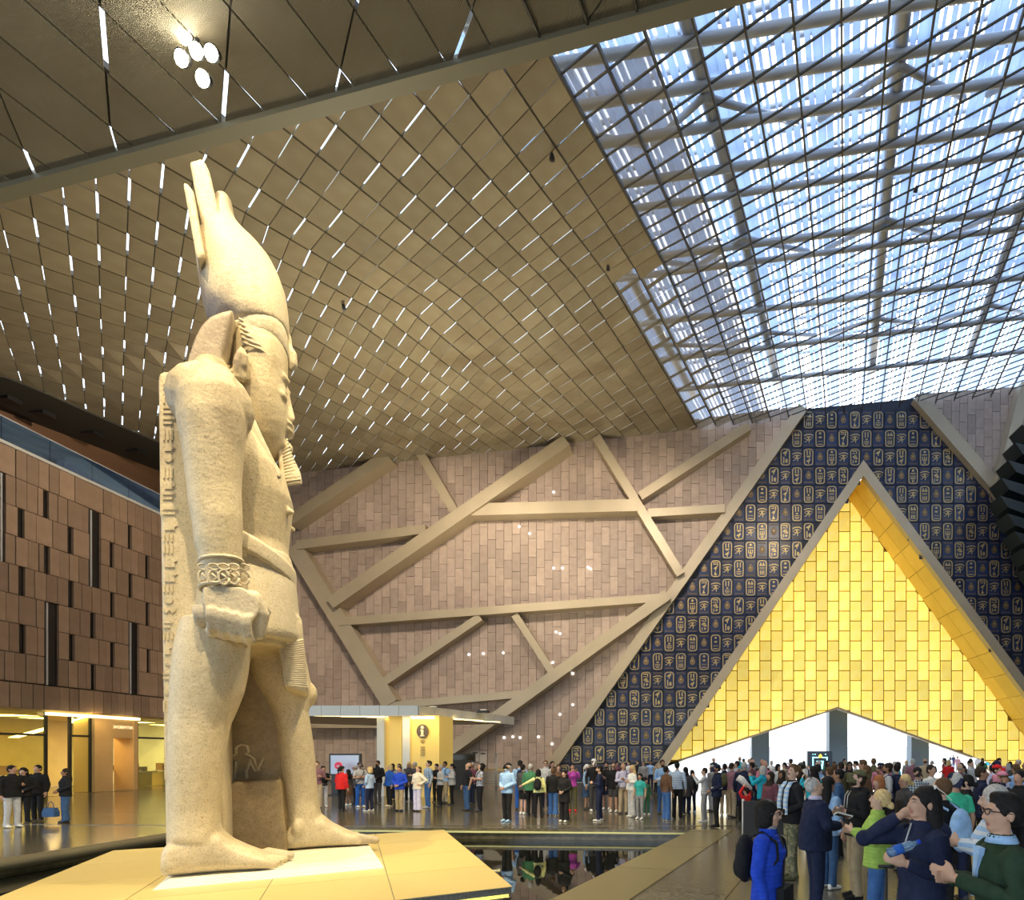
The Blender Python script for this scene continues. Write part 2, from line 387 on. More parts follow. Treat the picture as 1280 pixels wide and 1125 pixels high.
cart = [
    [disc(0, .36, .085), rect(-.17, .12, .17, .19), rect(-.16, -.18, -.11, .03), rect(.11, -.18, .16, .03), rect(-.03, -.18, .03, .03), rect(-.16, -.24, .16, -.18), rect(-.07, -.42, -.02, -.28), rect(.03, -.42, .08, -.28), rect(-.07, -.46, .08, -.42)],
    [rect(-.18, .40, .06, .46), rect(-.18, .28, .06, .33), rect(.1, .2, .17, .46), put(BIRD, 0, .02, 1.0), put(SIT, -.02, -.33, .8)],
    [rect(-.14, .16, -.06, .46), rect(.05, .16, .13, .46), rect(-.17, .05, .17, .1), disc(0, 0, .12, 8, .35), put(BIRD, 0, -.28, 1.1)],
    [disc(0, .36, .08), disc(0, .08, .12, 8, .5)]+wave(-.17, .17, -.24, .06)+[rect(-.17, -.42, .17, -.37)],
    [put(BIRD, 0, .28, 1.2), rect(-.15, -.42, -.07, .02), disc(.08, -.26, .09, 8, 1.7)],
    [put(SIT, -.1, .3, .75), put(SIT, .1, .3, .75), rect(-.17, .05, .17, .08), rect(-.17, -.03, .17, 0), rect(-.15, -.42, -.09, -.14), rect(-.03, -.42, .03, -.14), rect(.09, -.42, .15, -.14)],
    [rect(-.18, .38, .12, .46), rect(.08, .2, .14, .46), rect(-.18, .22, .02, .27), put(BIRD, -.06, .02, .9), put(SIT, .08, -.02, .8), rect(-.16, -.42, -.1, -.2), disc(.06, -.3, .08)],
    [rect(-.13, .08, -.06, .44), rect(.06, .08, .13, .44), disc(0, -.05, .09, 8, .6), rect(-.17, -.22, .17, -.17), rect(-.17, -.34, .17, -.29), rect(-.12, -.44, .12, -.4)],
]
PW, PH = .72, 1.22
def glyph_mesh(polys, frame, dim=()):
    mb = MB(); mb.box((-PW/2, 0, -PH/2), (PW/2, .06, PH/2), 0)
    if frame:
        n = 16; o = []; i_ = []
        for k in range(n):
            a = 2*math.pi*k/n
            def rr_(rx, rz, cr):
                sx, sz = math.copysign(1, math.cos(a)), math.copysign(1, math.sin(a))
                return (sx*(rx-cr)+cr*math.cos(a), sz*(rz-cr)+cr*math.sin(a))
            o.append(rr_(.335, .59, .24)); i_.append(rr_(.27, .525, .19))
        for k in range(n):
            j = (k+1) % n
            mb.frustum([(o[k][0], 0, o[k][1]), (o[j][0], 0, o[j][1]), (i_[j][0], 0, i_[j][1]), (i_[k][0], 0, i_[k][1])],
                       [(o[k][0]*.985, -.03, o[k][1]*.985), (o[j][0]*.985, -.03, o[j][1]*.985), (i_[j][0], -.03, i_[j][1]), (i_[k][0], -.03, i_[k][1])], 1)
    for p in polys: mb.prism([(x_, 0, z_) for x_, z_ in p], (0, -.025, 0), 1)
    for p in dim: mb.prism([(x_, 0, z_) for x_, z_ in p], (0, -.02, 0), 2)
    return mb.mesh('glyph_panel', [M_navy, M_gold, M_golddim])
eye = [[(-.32, .02), (-.12, .15), (.1, .16), (.30, .06), (.1, .10), (-.12, .09)], [(-.32, .02), (-.1, -.12), (.12, -.12), (.30, .04), (.12, -.06), (-.1, -.06)],
       disc(0, .02, .075), [(-.32, .17), (-.1, .25), (.15, .26), (.33, .17), (.33, .23), (.15, .33), (-.1, .32), (-.32, .24)], rect(.02, -.3, .07, -.08), [(-.02, -.1), (-.2, -.26), (-.28, -.24), (-.27, -.2), (-.2, -.21), (-.06, -.08)]]
bars = [rect(-.31, .50, .31, .53), rect(-.31, .44, .31, .46), rect(-.31, -.5, .31, -.47), rect(-.31, -.43, .31, -.41)]
scarab = [disc(0, .0, .2, 10, 1.25), disc(0, .27, .1, 8, .7)]
eye_me = glyph_mesh(eye, False, bars); sca_me = glyph_mesh([disc(0, .05, .05, 6)], False, bars+scarab)
car_me = [glyph_mesh(g, True) for g in cart]
CW = .806; PZ = 1.29
def in_navy(x, z):
    if z < .2 or z > walltop(x)-.3: return False
    if x < xl(z)+.42 or x > xr(z)-.3: return False
    ap, lf, rf = pline(.22)
    if x > lf[0]+z/PLs and x < rf[0]-z/PRs and z < ap[1]: return False
    return True
navy = []
c = 0; x = xl(0)+.2
while x < 27:
    k = 0; z = .65
    while z < 28:
        if in_navy(x, z): navy.append((x, z, c, k))
        z += PZ; k += 1
    x += CW; c += 1
pid = set()
order = sorted(range(len(navy)), key=lambda i: abs(navy[i][0]-10)+abs(navy[i][1]-12)*.5)
chosen = set(order[:300]); restn = []
for i, (x, z, c, k) in enumerate(navy):
    if (c+k) % 2 == 0: me = car_me[(c*3+k*5+(k//2)) % 8]
    else: me = eye_me if ((k-1+c*3)//2) % 2 else sca_me
    if i in chosen: link('glyph_panel', me, wall_portal, (x, YW, z))
    else: restn.append((me, x, z))
mb = MB()
for me, x, z in restn:
    o0 = len(mb.v); mb.v += [(v.co.x+x, v.co.y+YW, v.co.z+z) for v in me.vertices]
    for p in me.polygons: mb.f.append([o0+q for q in p.vertices]); mb.m.append(p.material_index)
if mb.v: tag(mb.build('glyph_panels', [M_navy, M_gold, M_golddim], wall_portal), kind='stuff')
beam((690, 956), (1004, 508), 13, .55, parent=wall_portal, name='frame_band')
beam((1148, 494), (1310, 681), 15, .55, parent=wall_portal, name='frame_band')
# triangular frame and soffit
Yb_ = 43.4
fr = MB(); Yf = YW-.25
for A, B, a, b in ((oa, ol, ia, il), (orr, oa, ir, ia)):
    fr.prism([(A[0], Yf, A[1]), (B[0], Yf, B[1]), (b[0], Yf, b[1]), (a[0], Yf, a[1])], (0, .5, 0))
fr.build('portal_frame', [M_beam], wall_portal)
for (A, B) in ((ia, il), (ir, ia)):
    n = 14
    for k in range(n):
        for j in range(2):
            p0 = (A[0]+(B[0]-A[0])*(k+.008)/n, A[1]+(B[1]-A[1])*(k+.008)/n); p1 = (A[0]+(B[0]-A[0])*(k+.992)/n, A[1]+(B[1]-A[1])*(k+.992)/n)
            y0 = YW+.25+(Yb_-YW-.25)*(j+.01)/2; y1 = YW+.25+(Yb_-YW-.25)*(j+.99)/2
            up = Vector((-(B[1]-A[1]), 0, B[0]-A[0])).normalized()*.12
            if up.z < 0: up = -up
            MB().prism([(p0[0], y0, p0[1]), (p1[0], y0, p1[1]), (p1[0], y1, p1[1]), (p0[0], y1, p0[1])], up).build('soffit_slab', [M_soffit], wall_portal)
for (A, B) in ((ia, il), (ir, ia)):
    up = Vector((-(B[1]-A[1]), 0, B[0]-A[0])).normalized()
    if up.z < 0: up = -up
    MB().prism([Vector((A[0], YW+.2, A[1]))+up*.1, Vector((B[0], YW+.2, B[1]))+up*.1, Vector((B[0], Yb_+.3, B[1]))+up*.1, Vector((A[0], Yb_+.3, A[1]))+up*.1], up*.4).build('soffit_backing', [M_alabjoint], wall_portal)
# alabaster wall with its low pointed opening
def bp(px, py): v = at(px, py, Yb_); return (v.x, v.z)
va, vl, vr = bp(1047, 884), bp(848, 950), bp(1215, 945)
Ls = half(vl, va); Rs = half(va, vr)
sl = (va[1]-vl[1])/(va[0]-vl[0]); sr = (vr[1]-va[1])/(vr[0]-va[0])
ab = MB()
gx_l = va[0]-va[1]/sl; gx_r = va[0]-va[1]/sr
ab.prism([(il[0], Yb_+.05, 0), (gx_l, Yb_+.05, 0), (va[0], Yb_+.05, va[1]), (va[0], Yb_+.05, ia[1]), (ia[0], Yb_+.05, ia[1])], (0, .3, 0))
xa, xlf, xrf = pline(-.9)
ab.prism([(xlf[0], Yb_+.4, 0), (gx_l-.5, Yb_+.4, 0), (va[0], Yb_+.4, va[1]+.6), (gx_r+.5, Yb_+.4, 0), (xrf[0], Yb_+.4, 0), (xa[0], Yb_+.4, xa[1])], (0, .2, 0))
ab.prism([(va[0], Yb_+.05, va[1]), (gx_r, Yb_+.05, 0), (ir[0], Yb_+.05, 0), (ia[0], Yb_+.05, ia[1]), (va[0], Yb_+.05, ia[1]-.01)], (0, .3, 0))
wall_alab = tag(ab.build('wall_alabaster', [M_alabjoint]), 'glowing yellow alabaster block wall inside the triangular portal', 'wall', kind='structure')
aw, ah = .85, 1.5
tri = (half(il, ia), half(ia, ir))
al = []
x = va[0]-aw*22+.1; c = 0
while x < ir[0]+1:
    z = (.0 if c % 2 else -.75)
    while z < ia[1]+1:
        p = [(x, z), (x+aw, z), (x+aw, z+ah), (x, z+ah)]
        for h in tri: p = clip(p, lambda q, h=h: -h(q)) if len(p) > 2 else p
        if len(p) > 2: p = clip(p, Ls if x+aw/2 < va[0] else Rs)
        if len(p) > 2: p = clip(p, lambda q: q[1]-.02)
        if area(p) > .06: al.append(p)
        z += ah
    x += aw; c += 1
al.sort(key=lambda p: -area(p))
rest = MB()
for k, p in enumerate(al):
    cx = sum(q[0] for q in p)/len(p); cz = sum(q[1] for q in p)/len(p)
    p1 = inset(p, .035); p2 = inset(p, .085)
    if k < 300:
        MB().frustum([(q[0]-cx, .05, q[1]-cz) for q in p1], [(q[0]-cx, -.06, q[1]-cz) for q in p2]).build('alabaster_block', [M_alab], wall_alab).location = (cx, Yb_, cz)
    else: rest.frustum([(q[0], Yb_+.05, q[1]) for q in p1], [(q[0], Yb_-.06, q[1]) for q in p2])
if rest.v: tag(rest.build('alabaster_blocks', [M_alab], wall_alab), kind='stuff')
tr = MB()
for A, B in ((vl, va), (va, vr)):
    tr.prism([(A[0], Yb_-.1, A[1]), (B[0], Yb_-.1, B[1]), (B[0], Yb_-.1, B[1]-.14), (A[0], Yb_-.1, A[1]-.14)], (0, .5, 0))
tr.build('opening_trim', [M_beam], wall_alab)
M_column = mat('blue_grey_column', (.10, .15, .21), rough=.5)
for k, (px0, px1, yy) in enumerate(((940, 962, 46.0), (1037, 1060, 46.0), (1140, 1162, 46.0))):
    a = at(px0, 900, yy).x; b = at(px1, 900, yy).x
    cb = empty('portal_column', ((a+b)/2, yy+.6, 0)); hw = (b-a)/2
    MB().box((-hw, -.5, 0), (hw, .5, 9)).build('shaft', [M_column], cb); MB().box((-hw-.1, -.6, 0), (hw+.1, .6, .4)).build('base', [M_column], cb)
    tag(cb, ['square blue grey column in the doorway beside the slanted frame foot', 'square blue grey column under the peak of the low pointed opening', 'square blue grey column in the doorway beyond the peak column'][k], 'column', 'columns in the portal doorway')
outg = MB().box((-70, 43.3, -.5), (90, 140, 0)); tag(outg.build('floor_plaza', [mat('sunlit_paving', (.75, .73, .68), rough=.8)]), 'pale sunlit paving outside the portal doorway', 'floor', kind='structure')
ow = MB()
ow.box((-40, 100, 0), (95, 100.5, 3.2))
tag(ow.build('wall_plaza', [mat('plaza_wall', (.85, .84, .8), rough=.8)]), 'low white boundary wall far outside the doorway', 'wall', kind='structure')
# ------------------------------------------------------------------ right corner: dark louvred stair flank
M_stair = mat('dark_teal_metal', (.012, .022, .026), rough=.4)
rc = empty('stepped_balcony_flank', (24.2, 37.4, 12.5)); tag(rc, 'dark stepped louvre flank high beside the portal wall', 'balcony')
for k in range(9):
    px = 1262-7*k+ (k > 3)*10*(k-3); a = at(1273-8.5*min(k, 3.6)+ (max(k-3.6, 0))*9, 535+k*22, 37.2)
    MB().prism([(a.x-24.2, -.6, a.z-12.5), (a.x+4-24.2, -.6, a.z-12.5-1.2), (a.x+4-24.2, -.6, a.z-12.5-2.1), (a.x+.5-24.2, -.6, a.z-12.5-.75)], (0, 1.5, 0)).build('step_blade', [M_stair], rc)
MB().prism([(at(1255, 600, 38).x-24.2, .8, at(1255, 596, 38).z-12.5), (5, .8, 14), (5, .8, -2), (at(1300, 720, 38).x-24.2, .8, at(1300, 720, 38).z-12.5)], (0, .25, 0)).build('back_sheet', [M_stair], rc)
beam((1250, 612), (1284, 478), 13, .9, parent=wall_back)
# ------------------------------------------------------------------ roof: folded lattice of mesh panels
SPC, SLN, PP = 1.27, .2875, .74
def XA(i, Y): return 4.49+SPC*i+SLN*(Y-16)
def YBm(X): return 14.4-.086*(X-.2)
def zbm(X): return 20.7+.16*X
def zwl(X): return 24.4+.11*X
def ceil(X, Y):
    yb = YBm(X)
    if Y <= yb: return zbm(X)
    t = (Y-yb)/(40-yb); w_ = t*1.55 if t < .4 else .62+(t-.4)*.38/.6
    return zbm(X)+(zwl(X)-zbm(X))*w_
def tstep(i): return .64 if i >= -5 else (.8 if i >= -14 else 1.0)
OI = {0: 0.0}
for i in range(1, 40): OI[i] = OI[i-1]-tstep(i)
for i in range(-1, -60, -1): OI[i] = OI[i+1]+tstep(i+1)
def LP(i, j):
    k = math.floor(i); f = i-k
    Y = 14+PP*j+OI[k]*(1-f)+OI[k+1]*f
    return (XA(i, Y), Y)
def P3(p, dz=0.0): return Vector((p[0], p[1], ceil(p[0], p[1])+dz))
ceiling = tag(empty('ceiling', (0, 30, 20)), 'vast folded roof of tan mesh panels, dark bars and open skylight', 'ceiling', kind='structure')
CO = Vector((0, 30, 20))
XLE = -30.45
M_sheer = mat('sheer_mesh', (.33, .285, .20), rough=.6)
_t = M_sheer.node_tree; _tr = _t.nodes.new('ShaderNodeBsdfTransparent'); _mx = _t.nodes.new('ShaderNodeMixShader'); _mx.inputs[0].default_value = .55
_t.links.new(_t.nodes['Principled BSDF'].outputs[0], _mx.inputs[1]); _t.links.new(_tr.outputs[0], _mx.inputs[2]); _t.links.new(_mx.outputs[0], _t.nodes['Material Output'].inputs[0])
def opaque(i, j):
    Y = LP(i+.5, j+.5)[1]; X = XA(i+.5, Y)
    t = (Y-YBm(X))/(40-YBm(X))
    return i < (-6 if t < .42 else -8)
rr = random.Random(5)
cells = []
for i in range(-46, 16):
    for j in range(-80, 60):
        c = LP(i+.5, j+.5)
        if not (13 < c[1] < 41 and XLE-1 < c[0] < 30): continue
        if not opaque(i, j):
            if i <= -5 and c[1] < 39.6 and c[1] > YBm(c[0])+.6:   # see-through mesh panels where the skylight begins
                q_ = [P3(LP(i+a, j+b)) for a, b in ((.04, .03), (.96, .03), (.96, .97), (.04, .97))]; mb_ = MB(); mb_.prism([v-q_[0] for v in q_], (0, 0, .03)); mb_.build('sheer_mesh_panel', [M_sheer], ceiling).location = q_[0]-CO
            continue
        slit = ((i+j) % 2 == 0 and rr.random() < .66)
        b0 = .062 if slit else .02
        p = [(lambda a, b: LP(i+a, j+b))(a, b) for a, b in ((.025, b0), (.975, b0), (.975, .98), (.025, .98))]
        p = clip(p, lambda q: q[1]-YBm(q[0])-.2); p = clip(p, lambda q: 40.4-q[1]) if len(p) > 2 else p
        p = clip(p, lambda q: q[0]-XLE) if len(p) > 2 else p
        if len(p) < 3 or area(p) < .02: continue
        cells.append((p, i, j))
def vis_size(c):
    x, y = c[0][0]; px = CX+FPX*x/y; py = CY-FPX*(ceil(x, y)-CH)/y
    return (0 if -60 < px < 1280 and py > -40 else 1, y)
cells.sort(key=vis_size)
rest = MB()
def panel(mb, p, off, m=0):
    q = [P3(a)-off for a in p]; mb.prism(q, (0, 0, .05), m)
for k, (p, i, j) in enumerate(cells):
    if k < 300:
        c = P3(p[0]); mb = MB(); panel(mb, p, c); o = mb.build('roof_panel', [M_panel], ceiling); o.location = c-CO
    else: panel(rest, p, CO)
tag(rest.build('roof_panels', [M_panel], ceiling), kind='stuff')
# frame bars along and across the lattice
def strip(mb, pts, wx, h, dz, off=CO, m=0):
    for a, b in zip(pts, pts[1:]):
        A, B = P3(a, dz)-off, P3(b, dz)-off; d = B-A
        if d.length < 1e-4: continue
        n = Vector((-d.y, d.x, 0)).normalized()*wx/2
        mb.obox((A+B)/2, d/2, n, (0, 0, h/2), m)
for i in range(-40, 16):
    pts = []
    for k in range(26):
        Y = 8+(39.9-8)*k/25; X = XA(i, Y)
        if X > XLE and X < 29: pts.append((X, Y))
    if len(pts) < 3: continue
    mb = MB(); strip(mb, pts, .055 if i >= -6 else .10, .16, .0 if i >= -6 else .14)
    mb.build('roof_rib', [M_frame], ceiling)
opq = {}
for p, i, j in cells: opq[(i, j)] = 1
for j in range(-80, 60):
    mb = MB()
    for i in range(-40, 16):
        for s_ in (0,):
            a, b = LP(i, j+s_), LP(i+1, j+s_)
            if min(a[1], b[1]) < YBm(a[0]) or max(a[1], b[1]) > 39.9 or a[0] < XLE or b[0] > 29: continue
            if (i+j) % 2 == 0 and i < -6: continue
            strip(mb, [a, b], (.05 if s_ == 0 else .03) if i >= -6 else .14, .05, .02 if i >= -6 else .10)
    if mb.v: mb.build('roof_cross_bar', [M_bar], ceiling)
# near facet of larger corrugated panels, with the edge beam between the facets
for i in range(-30, 16):
    for j in range(-45, 14):
        def LQ(a, b):
            Y = 15.6+2.5*b+1.35*(OI[math.floor(a)]*(1-a+math.floor(a))+OI[math.floor(a)+1]*(a-math.floor(a))) - 3
            return (XA(a, Y), Y)
        if i >= -1: continue
        slit = (i*2+j) % 3 == 0
        p = [LQ(i+a, j+b) for a, b in ((.02, .03 if slit else .01), (.98, .03 if slit else .01), (.98, .99), (.02, .99))]
        p = clip(p, lambda q: YBm(q[0])-.12-q[1]); p = clip(p, lambda q: q[1]-8.2) if len(p) > 2 else p
        p = clip(p, lambda q: q[0]-XLE) if len(p) > 2 else p
        if len(p) < 3 or area(p) < .008: continue
        c = P3(p[0]); mb = MB(); mb.prism([Vector((a[0], a[1], zbm(a[0])))-c for a in p], (0, 0, .05)); mb.build('corrugated_panel', [M_corr], ceiling).location = c-CO
        if not slit:
            a, b = LQ(i, j), LQ(i+1, j)
            if a[1] < YBm(a[0]) and a[1] > 8.3 and a[0] > XLE:
                m2 = MB(); strip(m2, [a, b], .12, .05, .09); m2.build('roof_cross_bar', [M_bar], ceiling)
bm = MB(); pts = [(x, YBm(x)) for x in (-30, -20, -10, 0, 10, 20, 29)]
strip(bm, pts, .34, .26, -.02); bm.build('roof_edge_beam', [mat('edge_beam', (.22, .20, .14), rough=.5)], ceiling)
# the roof and outer walls go on around and behind the viewpoint
nr = MB(); nr.prism([(XLE, -22, zbm(XLE)), (30, -22, zbm(30)), (30, 8.2, zbm(30)), (XLE, 8.2, zbm(XLE))], (0, 0, .2))
nr.prism([(3.2, 8.2, zbm(3.2)), (30, 8.2, zbm(30)), (30, 11.0, zbm(30)), (4.0, 11.0, zbm(4))], (0, 0, .2))
tag(nr.build('ceiling_near', [M_corr]), 'corrugated roof sheet that continues over the entrance side', 'ceiling', kind='structure')
wr_ = MB(); wr_.box((30, -22, 0), (30.4, 44, 28)); tag(wr_.build('wall_right', [mat('side_wall', (.16, .13, .10), rough=.7)]), 'dark side wall on the balcony side of the hall', 'wall', kind='structure')
wf_ = MB(); wf_.box((XLE, -22.4, 9), (30, -22, 27)); tag(wf_.build('wall_front', [MATS['side_wall']]), 'upper wall over the open entrance behind the viewpoint', 'wall', kind='structure')
# trusses and skylight slats above the open part
ZT, ZS = 2.0, 3.6
def U3(X, Y, dz): return Vector((X, Y, ceil(X, Y)+dz))-CO
for Y in (15.6, 17.3, 18.8, 20.4, 22.4, 23.8, 26.7, 27.8, 31.3, 34.8, 38.4):
    mb = MB(); mb.tube([U3(X, Y, ZT) for X in (XA(-9, Y), XA(0, Y), XA(8, Y), 30)], .15 if Y not in (23.8, 27.8) else .13, 8)
    mb.build('truss_tube', [M_truss], ceiling, True)
for i in (-8.2, -3.6, 1.5, 6.6, 12.0):
    mb = MB(); mb.tube([U3(XA(i, Y), Y, ZT+.3) for Y in (10, 15, 20, 25, 32, 39.8)], .24, 8); mb.build('truss_beam', [M_truss], ceiling, True)
    for Y in (12.5, 19, 26, 33):
        for d in (-1, 1):
            mb = MB(); mb.tube([U3(XA(i, Y), Y, ZT-.2), U3(XA(i+d*2.2, Y+3.3), Y+3.3, ZS-.3)], .12, 6); mb.build('truss_diagonal', [M_truss], ceiling, True)
x = -9.5; k = 0
while x < 17:
    wv = .20+.10*math.sin(k*1.7)+.05*math.sin(k*.6)
    mb = MB()
    for Ya, Yb2 in ((9, 14), (14, 20), (20, 24), (24, 32), (32, 41), (41, 52)):
        A, B = U3(XA(x, Ya), Ya, ZS), U3(XA(x, Yb2), Yb2, ZS); d = B-A; n = Vector((-d.y, d.x, 0)).normalized()*wv/2
        mb.obox((A+B)/2, d/2, n, (0, 0, .09))
    mb.build('skylight_slat', [M_slat], ceiling)
    x += .26; k += 1
for k in range(26):   # cross purlins of the skylight
    Y = 10+k*1.2; mb = MB(); mb.tube([U3(XA(-9.5, Y), Y, ZS+.2), U3(XA(3, Y-2), Y-2, ZS+.2), U3(XA(16, Y-4), Y-4, ZS+.2)], .09, 6); mb.build('skylight_purlin', [M_truss], ceiling, True)
# lamp cluster hanging under the near facet
lc = at(246, 72, 13.6); lamp = empty('spotlight_cluster', lc); tag(lamp, 'cluster of five glaring white spotlights hanging under the roof', 'spotlight')
MB().tube([(0, 0, 0), (0, 0, ceil(lc.x, lc.y)-lc.z)], .05, 6).build('stem', [M_black], lamp)
for dx, dz in ((-.22, .5), (-.3, -.02), (.05, .15), (.4, .1), (.2, -.5)):
    h = empty('lamp_head', (dx, 0, dz)); h.parent = lamp; h.scale = (.85, .85, .85)
    MB().tube([(0, .12, .12), (0, -.06, -.06)], [.12, .2], 12).build('housing', [M_black], h, True)
    MB().ell((0, -.09, -.09), (.17, .12, .24), 12, 8).build('lens', [M_glow], h, True)
# ------------------------------------------------------------------ left building
XL = -30.5; ZT_, Z1, ZB = 16.0, 5.3, 4.1
lb = MB(); lb.box((XL-.9, 12, ZB), (XL-.35, 44, ZT_-.02)); 
wall_left = tag(lb.build('wall_left', [M_dark]), 'brown stone building front with slot windows beside the hall', 'wall', kind='structure')
slots = [(180, 220, 330, 10), (82, 288, 402, 11), (275, 372, 475, 9), (183, 440, 550, 10), (85, 517, 632, 11), (437, 440, 537, 7), (507, 380, 470, 7), (575, 500, 590, 6), (277, 580, 685, 9),
         (438, 635, 730, 7), (510, 567, 657, 7), (577, 680, 770, 6), (362, 710, 805, 8), (87, 740, 855, 11), (280, 787, 890, 9), (440, 825, 920, 7), (364, 907, 1005, 8), (580, 857, 945, 6),
         (8, 140, 490, 12), (371, 310, 615, 20), (202, 660, 985, 24), (523, 757, 1030, 17)]
CHN = (ZT_-Z1)/8
occ = {k: [] for k in range(9)}
for x, y0, y1, hw in slots:
    px0, px1 = (x-hw*1.15)/3.125, (x+hw*1.15)/3.125
    Ya, Yb2 = -FPX*XL/(850-px0), -FPX*XL/(850-px1); Ym = (Ya+Yb2)/2
    zt = CH+(CY-(540+y0/3.125))/FPX*Ym; zb2 = CH+(CY-(540+y1/3.125))/FPX*Ym
    k0 = round((ZT_-zt)/CHN); k1 = max(k0+1, round((ZT_-zb2)/CHN))
    for k in range(k0, min(k1, 8)): occ[k].append((Ya, Yb2))
    wn = empty('slot_window', (XL-.35, Ym, ZT_-k1*CHN)); wn.parent = wall_left
    hh = (k1-k0)*CHN
    MB().box((.2, (Ya-Ym), .02), (.25, (Yb2-Ym), hh-.02)).build('pane', [mat('slot_glass', (.006, .006, .007), rough=.25)], wn)
    if k1-k0 > 2: MB().box((.25, (Ya-Ym)+.12, .02), (.3, (Ya-Ym)+.2, hh-.02)).build('mullion', [M_truss], wn)
rr = random.Random(8); far_ = MB()
for k in range(9):
    zt = ZT_-k*CHN if k < 8 else Z1-.03; zb2 = zt-CHN+.015 if k < 8 else ZB
    Y = 12.0+rr.uniform(0, .4); marks = sorted(occ[k]); Yend = 43.5
    while Y < Yend:
        nx = [m for m in marks if m[1] > Y+.001]
        Y2 = Y+rr.choice((.40, .45, .45, .5, .72))
        if nx and Y2 > nx[0][0]-.2:
            if Y >= nx[0][0]-.02: Y = nx[0][1]; continue
            Y2 = nx[0][0]
        vis_ = 24 < Y < 36
        if not vis_:
            far_.box((XL-.35, Y+.014, zb2+.01), (XL+rr.uniform(-.02, .02), Y2-.014, zt-.01)); Y = Y2; continue
        o = MB().box((-.35, .014, .01), (rr.uniform(-.02, .02), Y2-Y-.014, zt-zb2-.006)).build('facade_panel', [M_facade], wall_left); o.location = (XL, Y, zb2)
        Y = Y2
tag(far_.build('facade_panels', [M_facade], wall_left), kind='stuff')
cp = MB().box((XL-.5, 12, ZT_-.02), (XL+.06, 44, ZT_+.12)); cp.build('coping', [mat('pale_coping', (.55, .55, .53), rough=.5)], wall_left)
# glass balustrade on the terrace
M_glassb = mat('balustrade_glass', (.22, .40, .80), rough=.03, spec=1.0, metal=.9)
bal = empty('glass_balustrade', (XL-.15, 28, ZT_+.12)); tag(bal, 'bluish reflecting glass balustrade along the terrace edge', 'balustrade')
for k in range(16):
    y0 = -16+k*2.0; MB().box((-.02, y0+.015, 0), (.02, y0+1.985, 1.12)).build('glass_pane', [M_glassb], bal)
MB().box((-.03, -16, 1.12), (.03, 16, 1.17)).build('handrail', [M_truss], bal)
# terrace behind, brown wall, dark soffit
ter = MB(); ter.box((XL-9, 12, ZT_-.4), (XL-.9, 44, ZT_-.02)); tag(ter.build('floor_terrace', [M_dark]), 'dark terrace floor behind the glass balustrade', 'floor', kind='structure')
tw_ = MB(); tw_.prism([(XL-3.3, 12, ZT_-.02), (XL-3.3, 44, ZT_-.02), (XL-3.3, 44, ceil(XLE, 44)+.6), (XL-3.3, 26, ceil(XLE, 26)+.4), (XL-3.3, 12, ceil(XLE, 12)+.4)], (.4, 0, 0)); tag(tw_.build('wall_terrace', [mat('terrace_brown', (.26, .14, .075), rough=.7)]), 'dark brown wall behind the terrace under the roof edge', 'wall', kind='structure')
so = MB(); SOY = (12, 15, 17, 19, 21, 23, 25, 26, 27, 28, 30, 35, 39.9, 44)
pa = [Vector((XLE+.12, Y, ceil(XLE, Y)-.06)) for Y in SOY]; pb = [Vector((XL-3.05, Y, ceil(XLE, Y)-.5)) for Y in SOY]
for k in range(len(SOY)-1): so.prism([pa[k], pa[k+1], pb[k+1], pb[k]], (0, 0, .15), 0)
tag(so.build('ceiling_soffit', [mat('dark_soffit', (.055, .052, .045), rough=.7)]), 'dark sloping soffit strip at the low edge of the roof', 'ceiling', kind='structure')
for Y in (25.5, 27.5, 29, 31.5, 34):
    v = Vector((XL-1.6, Y, ceil(XLE, Y)-.34)); MB().box((-.35, -.3, -.12), (.35, .3, .1)).build('ceiling_vent', [M_black], bpy.data.objects['ceiling_soffit']).location = v
# ------------------------------------------------------------------ shops under the left building
def yl(px): return -FPX*XL/(850-px)
M_cream = mat('shop_cream', (.82, .64, .22), rough=.5, c2=(.72, .54, .18), scale=.8)
M_sand = mat('shop_sandstone', (.70, .46, .20), rough=.5, c2=(.64, .42, .18), scale=1.2)
M_shopglass = mat('shop_glass', (.78, .84, .50), rough=.02, trans=.92, spec=.6)
sh = MB(); sh.box((XL-8, 18, 0), (XL-7.7, 44, 4.1)); sh.box((XL-8, 18, 4.0), (XL-.1, 44, 4.3)); sh.box((XL-8, 17.7, 0), (XL, 18, 4.1))
tag(sh.build('wall_shops', [M_cream]), 'warm cream back wall and ceiling of the lit shops', 'wall', kind='structure')
def pane(y0, y1, k):
    o = empty('window_%d' % k, (XL-.2, (y0+y1)/2, 0)); tag(o, ['tall shop window with greenish glass beside the cream doorway', 'narrow glass shop front panel beside the sandstone entrance', 'glass shop front beyond the sandstone entrance towards the statue'][k-1], 'window', kind='structure')
    h = (y1-y0)/2
    MB().box((-.02, -h, .02), (.02, h, 3.98)).build('pane', [M_shopglass], o)
    for y in (-h, h): MB().box((-.06, y-.05, 0), (.06, y+.05, 4)).build('mullion', [M_black], o)
    MB().box((-.05, -h, 2.85), (.05, h, 2.95)).build('transom', [M_black], o)
pane(20, yl(62), 1); pane(yl(92), yl(117), 2); pane(yl(175), 41, 3)
sd_ = empty('shop_entrance', (XL-.1, (yl(118)+yl(172))/2, 0)); tag(sd_, 'sandstone shop entrance with lit niche and gold lettering', 'shop front')
y0, y1 = yl(118), yl(172); c0 = (y0+y1)/2; n0, n1 = yl(141)-c0, yl(167)-c0
MB().box((-1.0, y0-c0, 0), (.12, n0, 4.05)).build('side_pier', [M_sand], sd_)
MB().box((-1.0, n1, 0), (.12, y1-c0, 4.05)).build('side_pier', [M_sand], sd_)
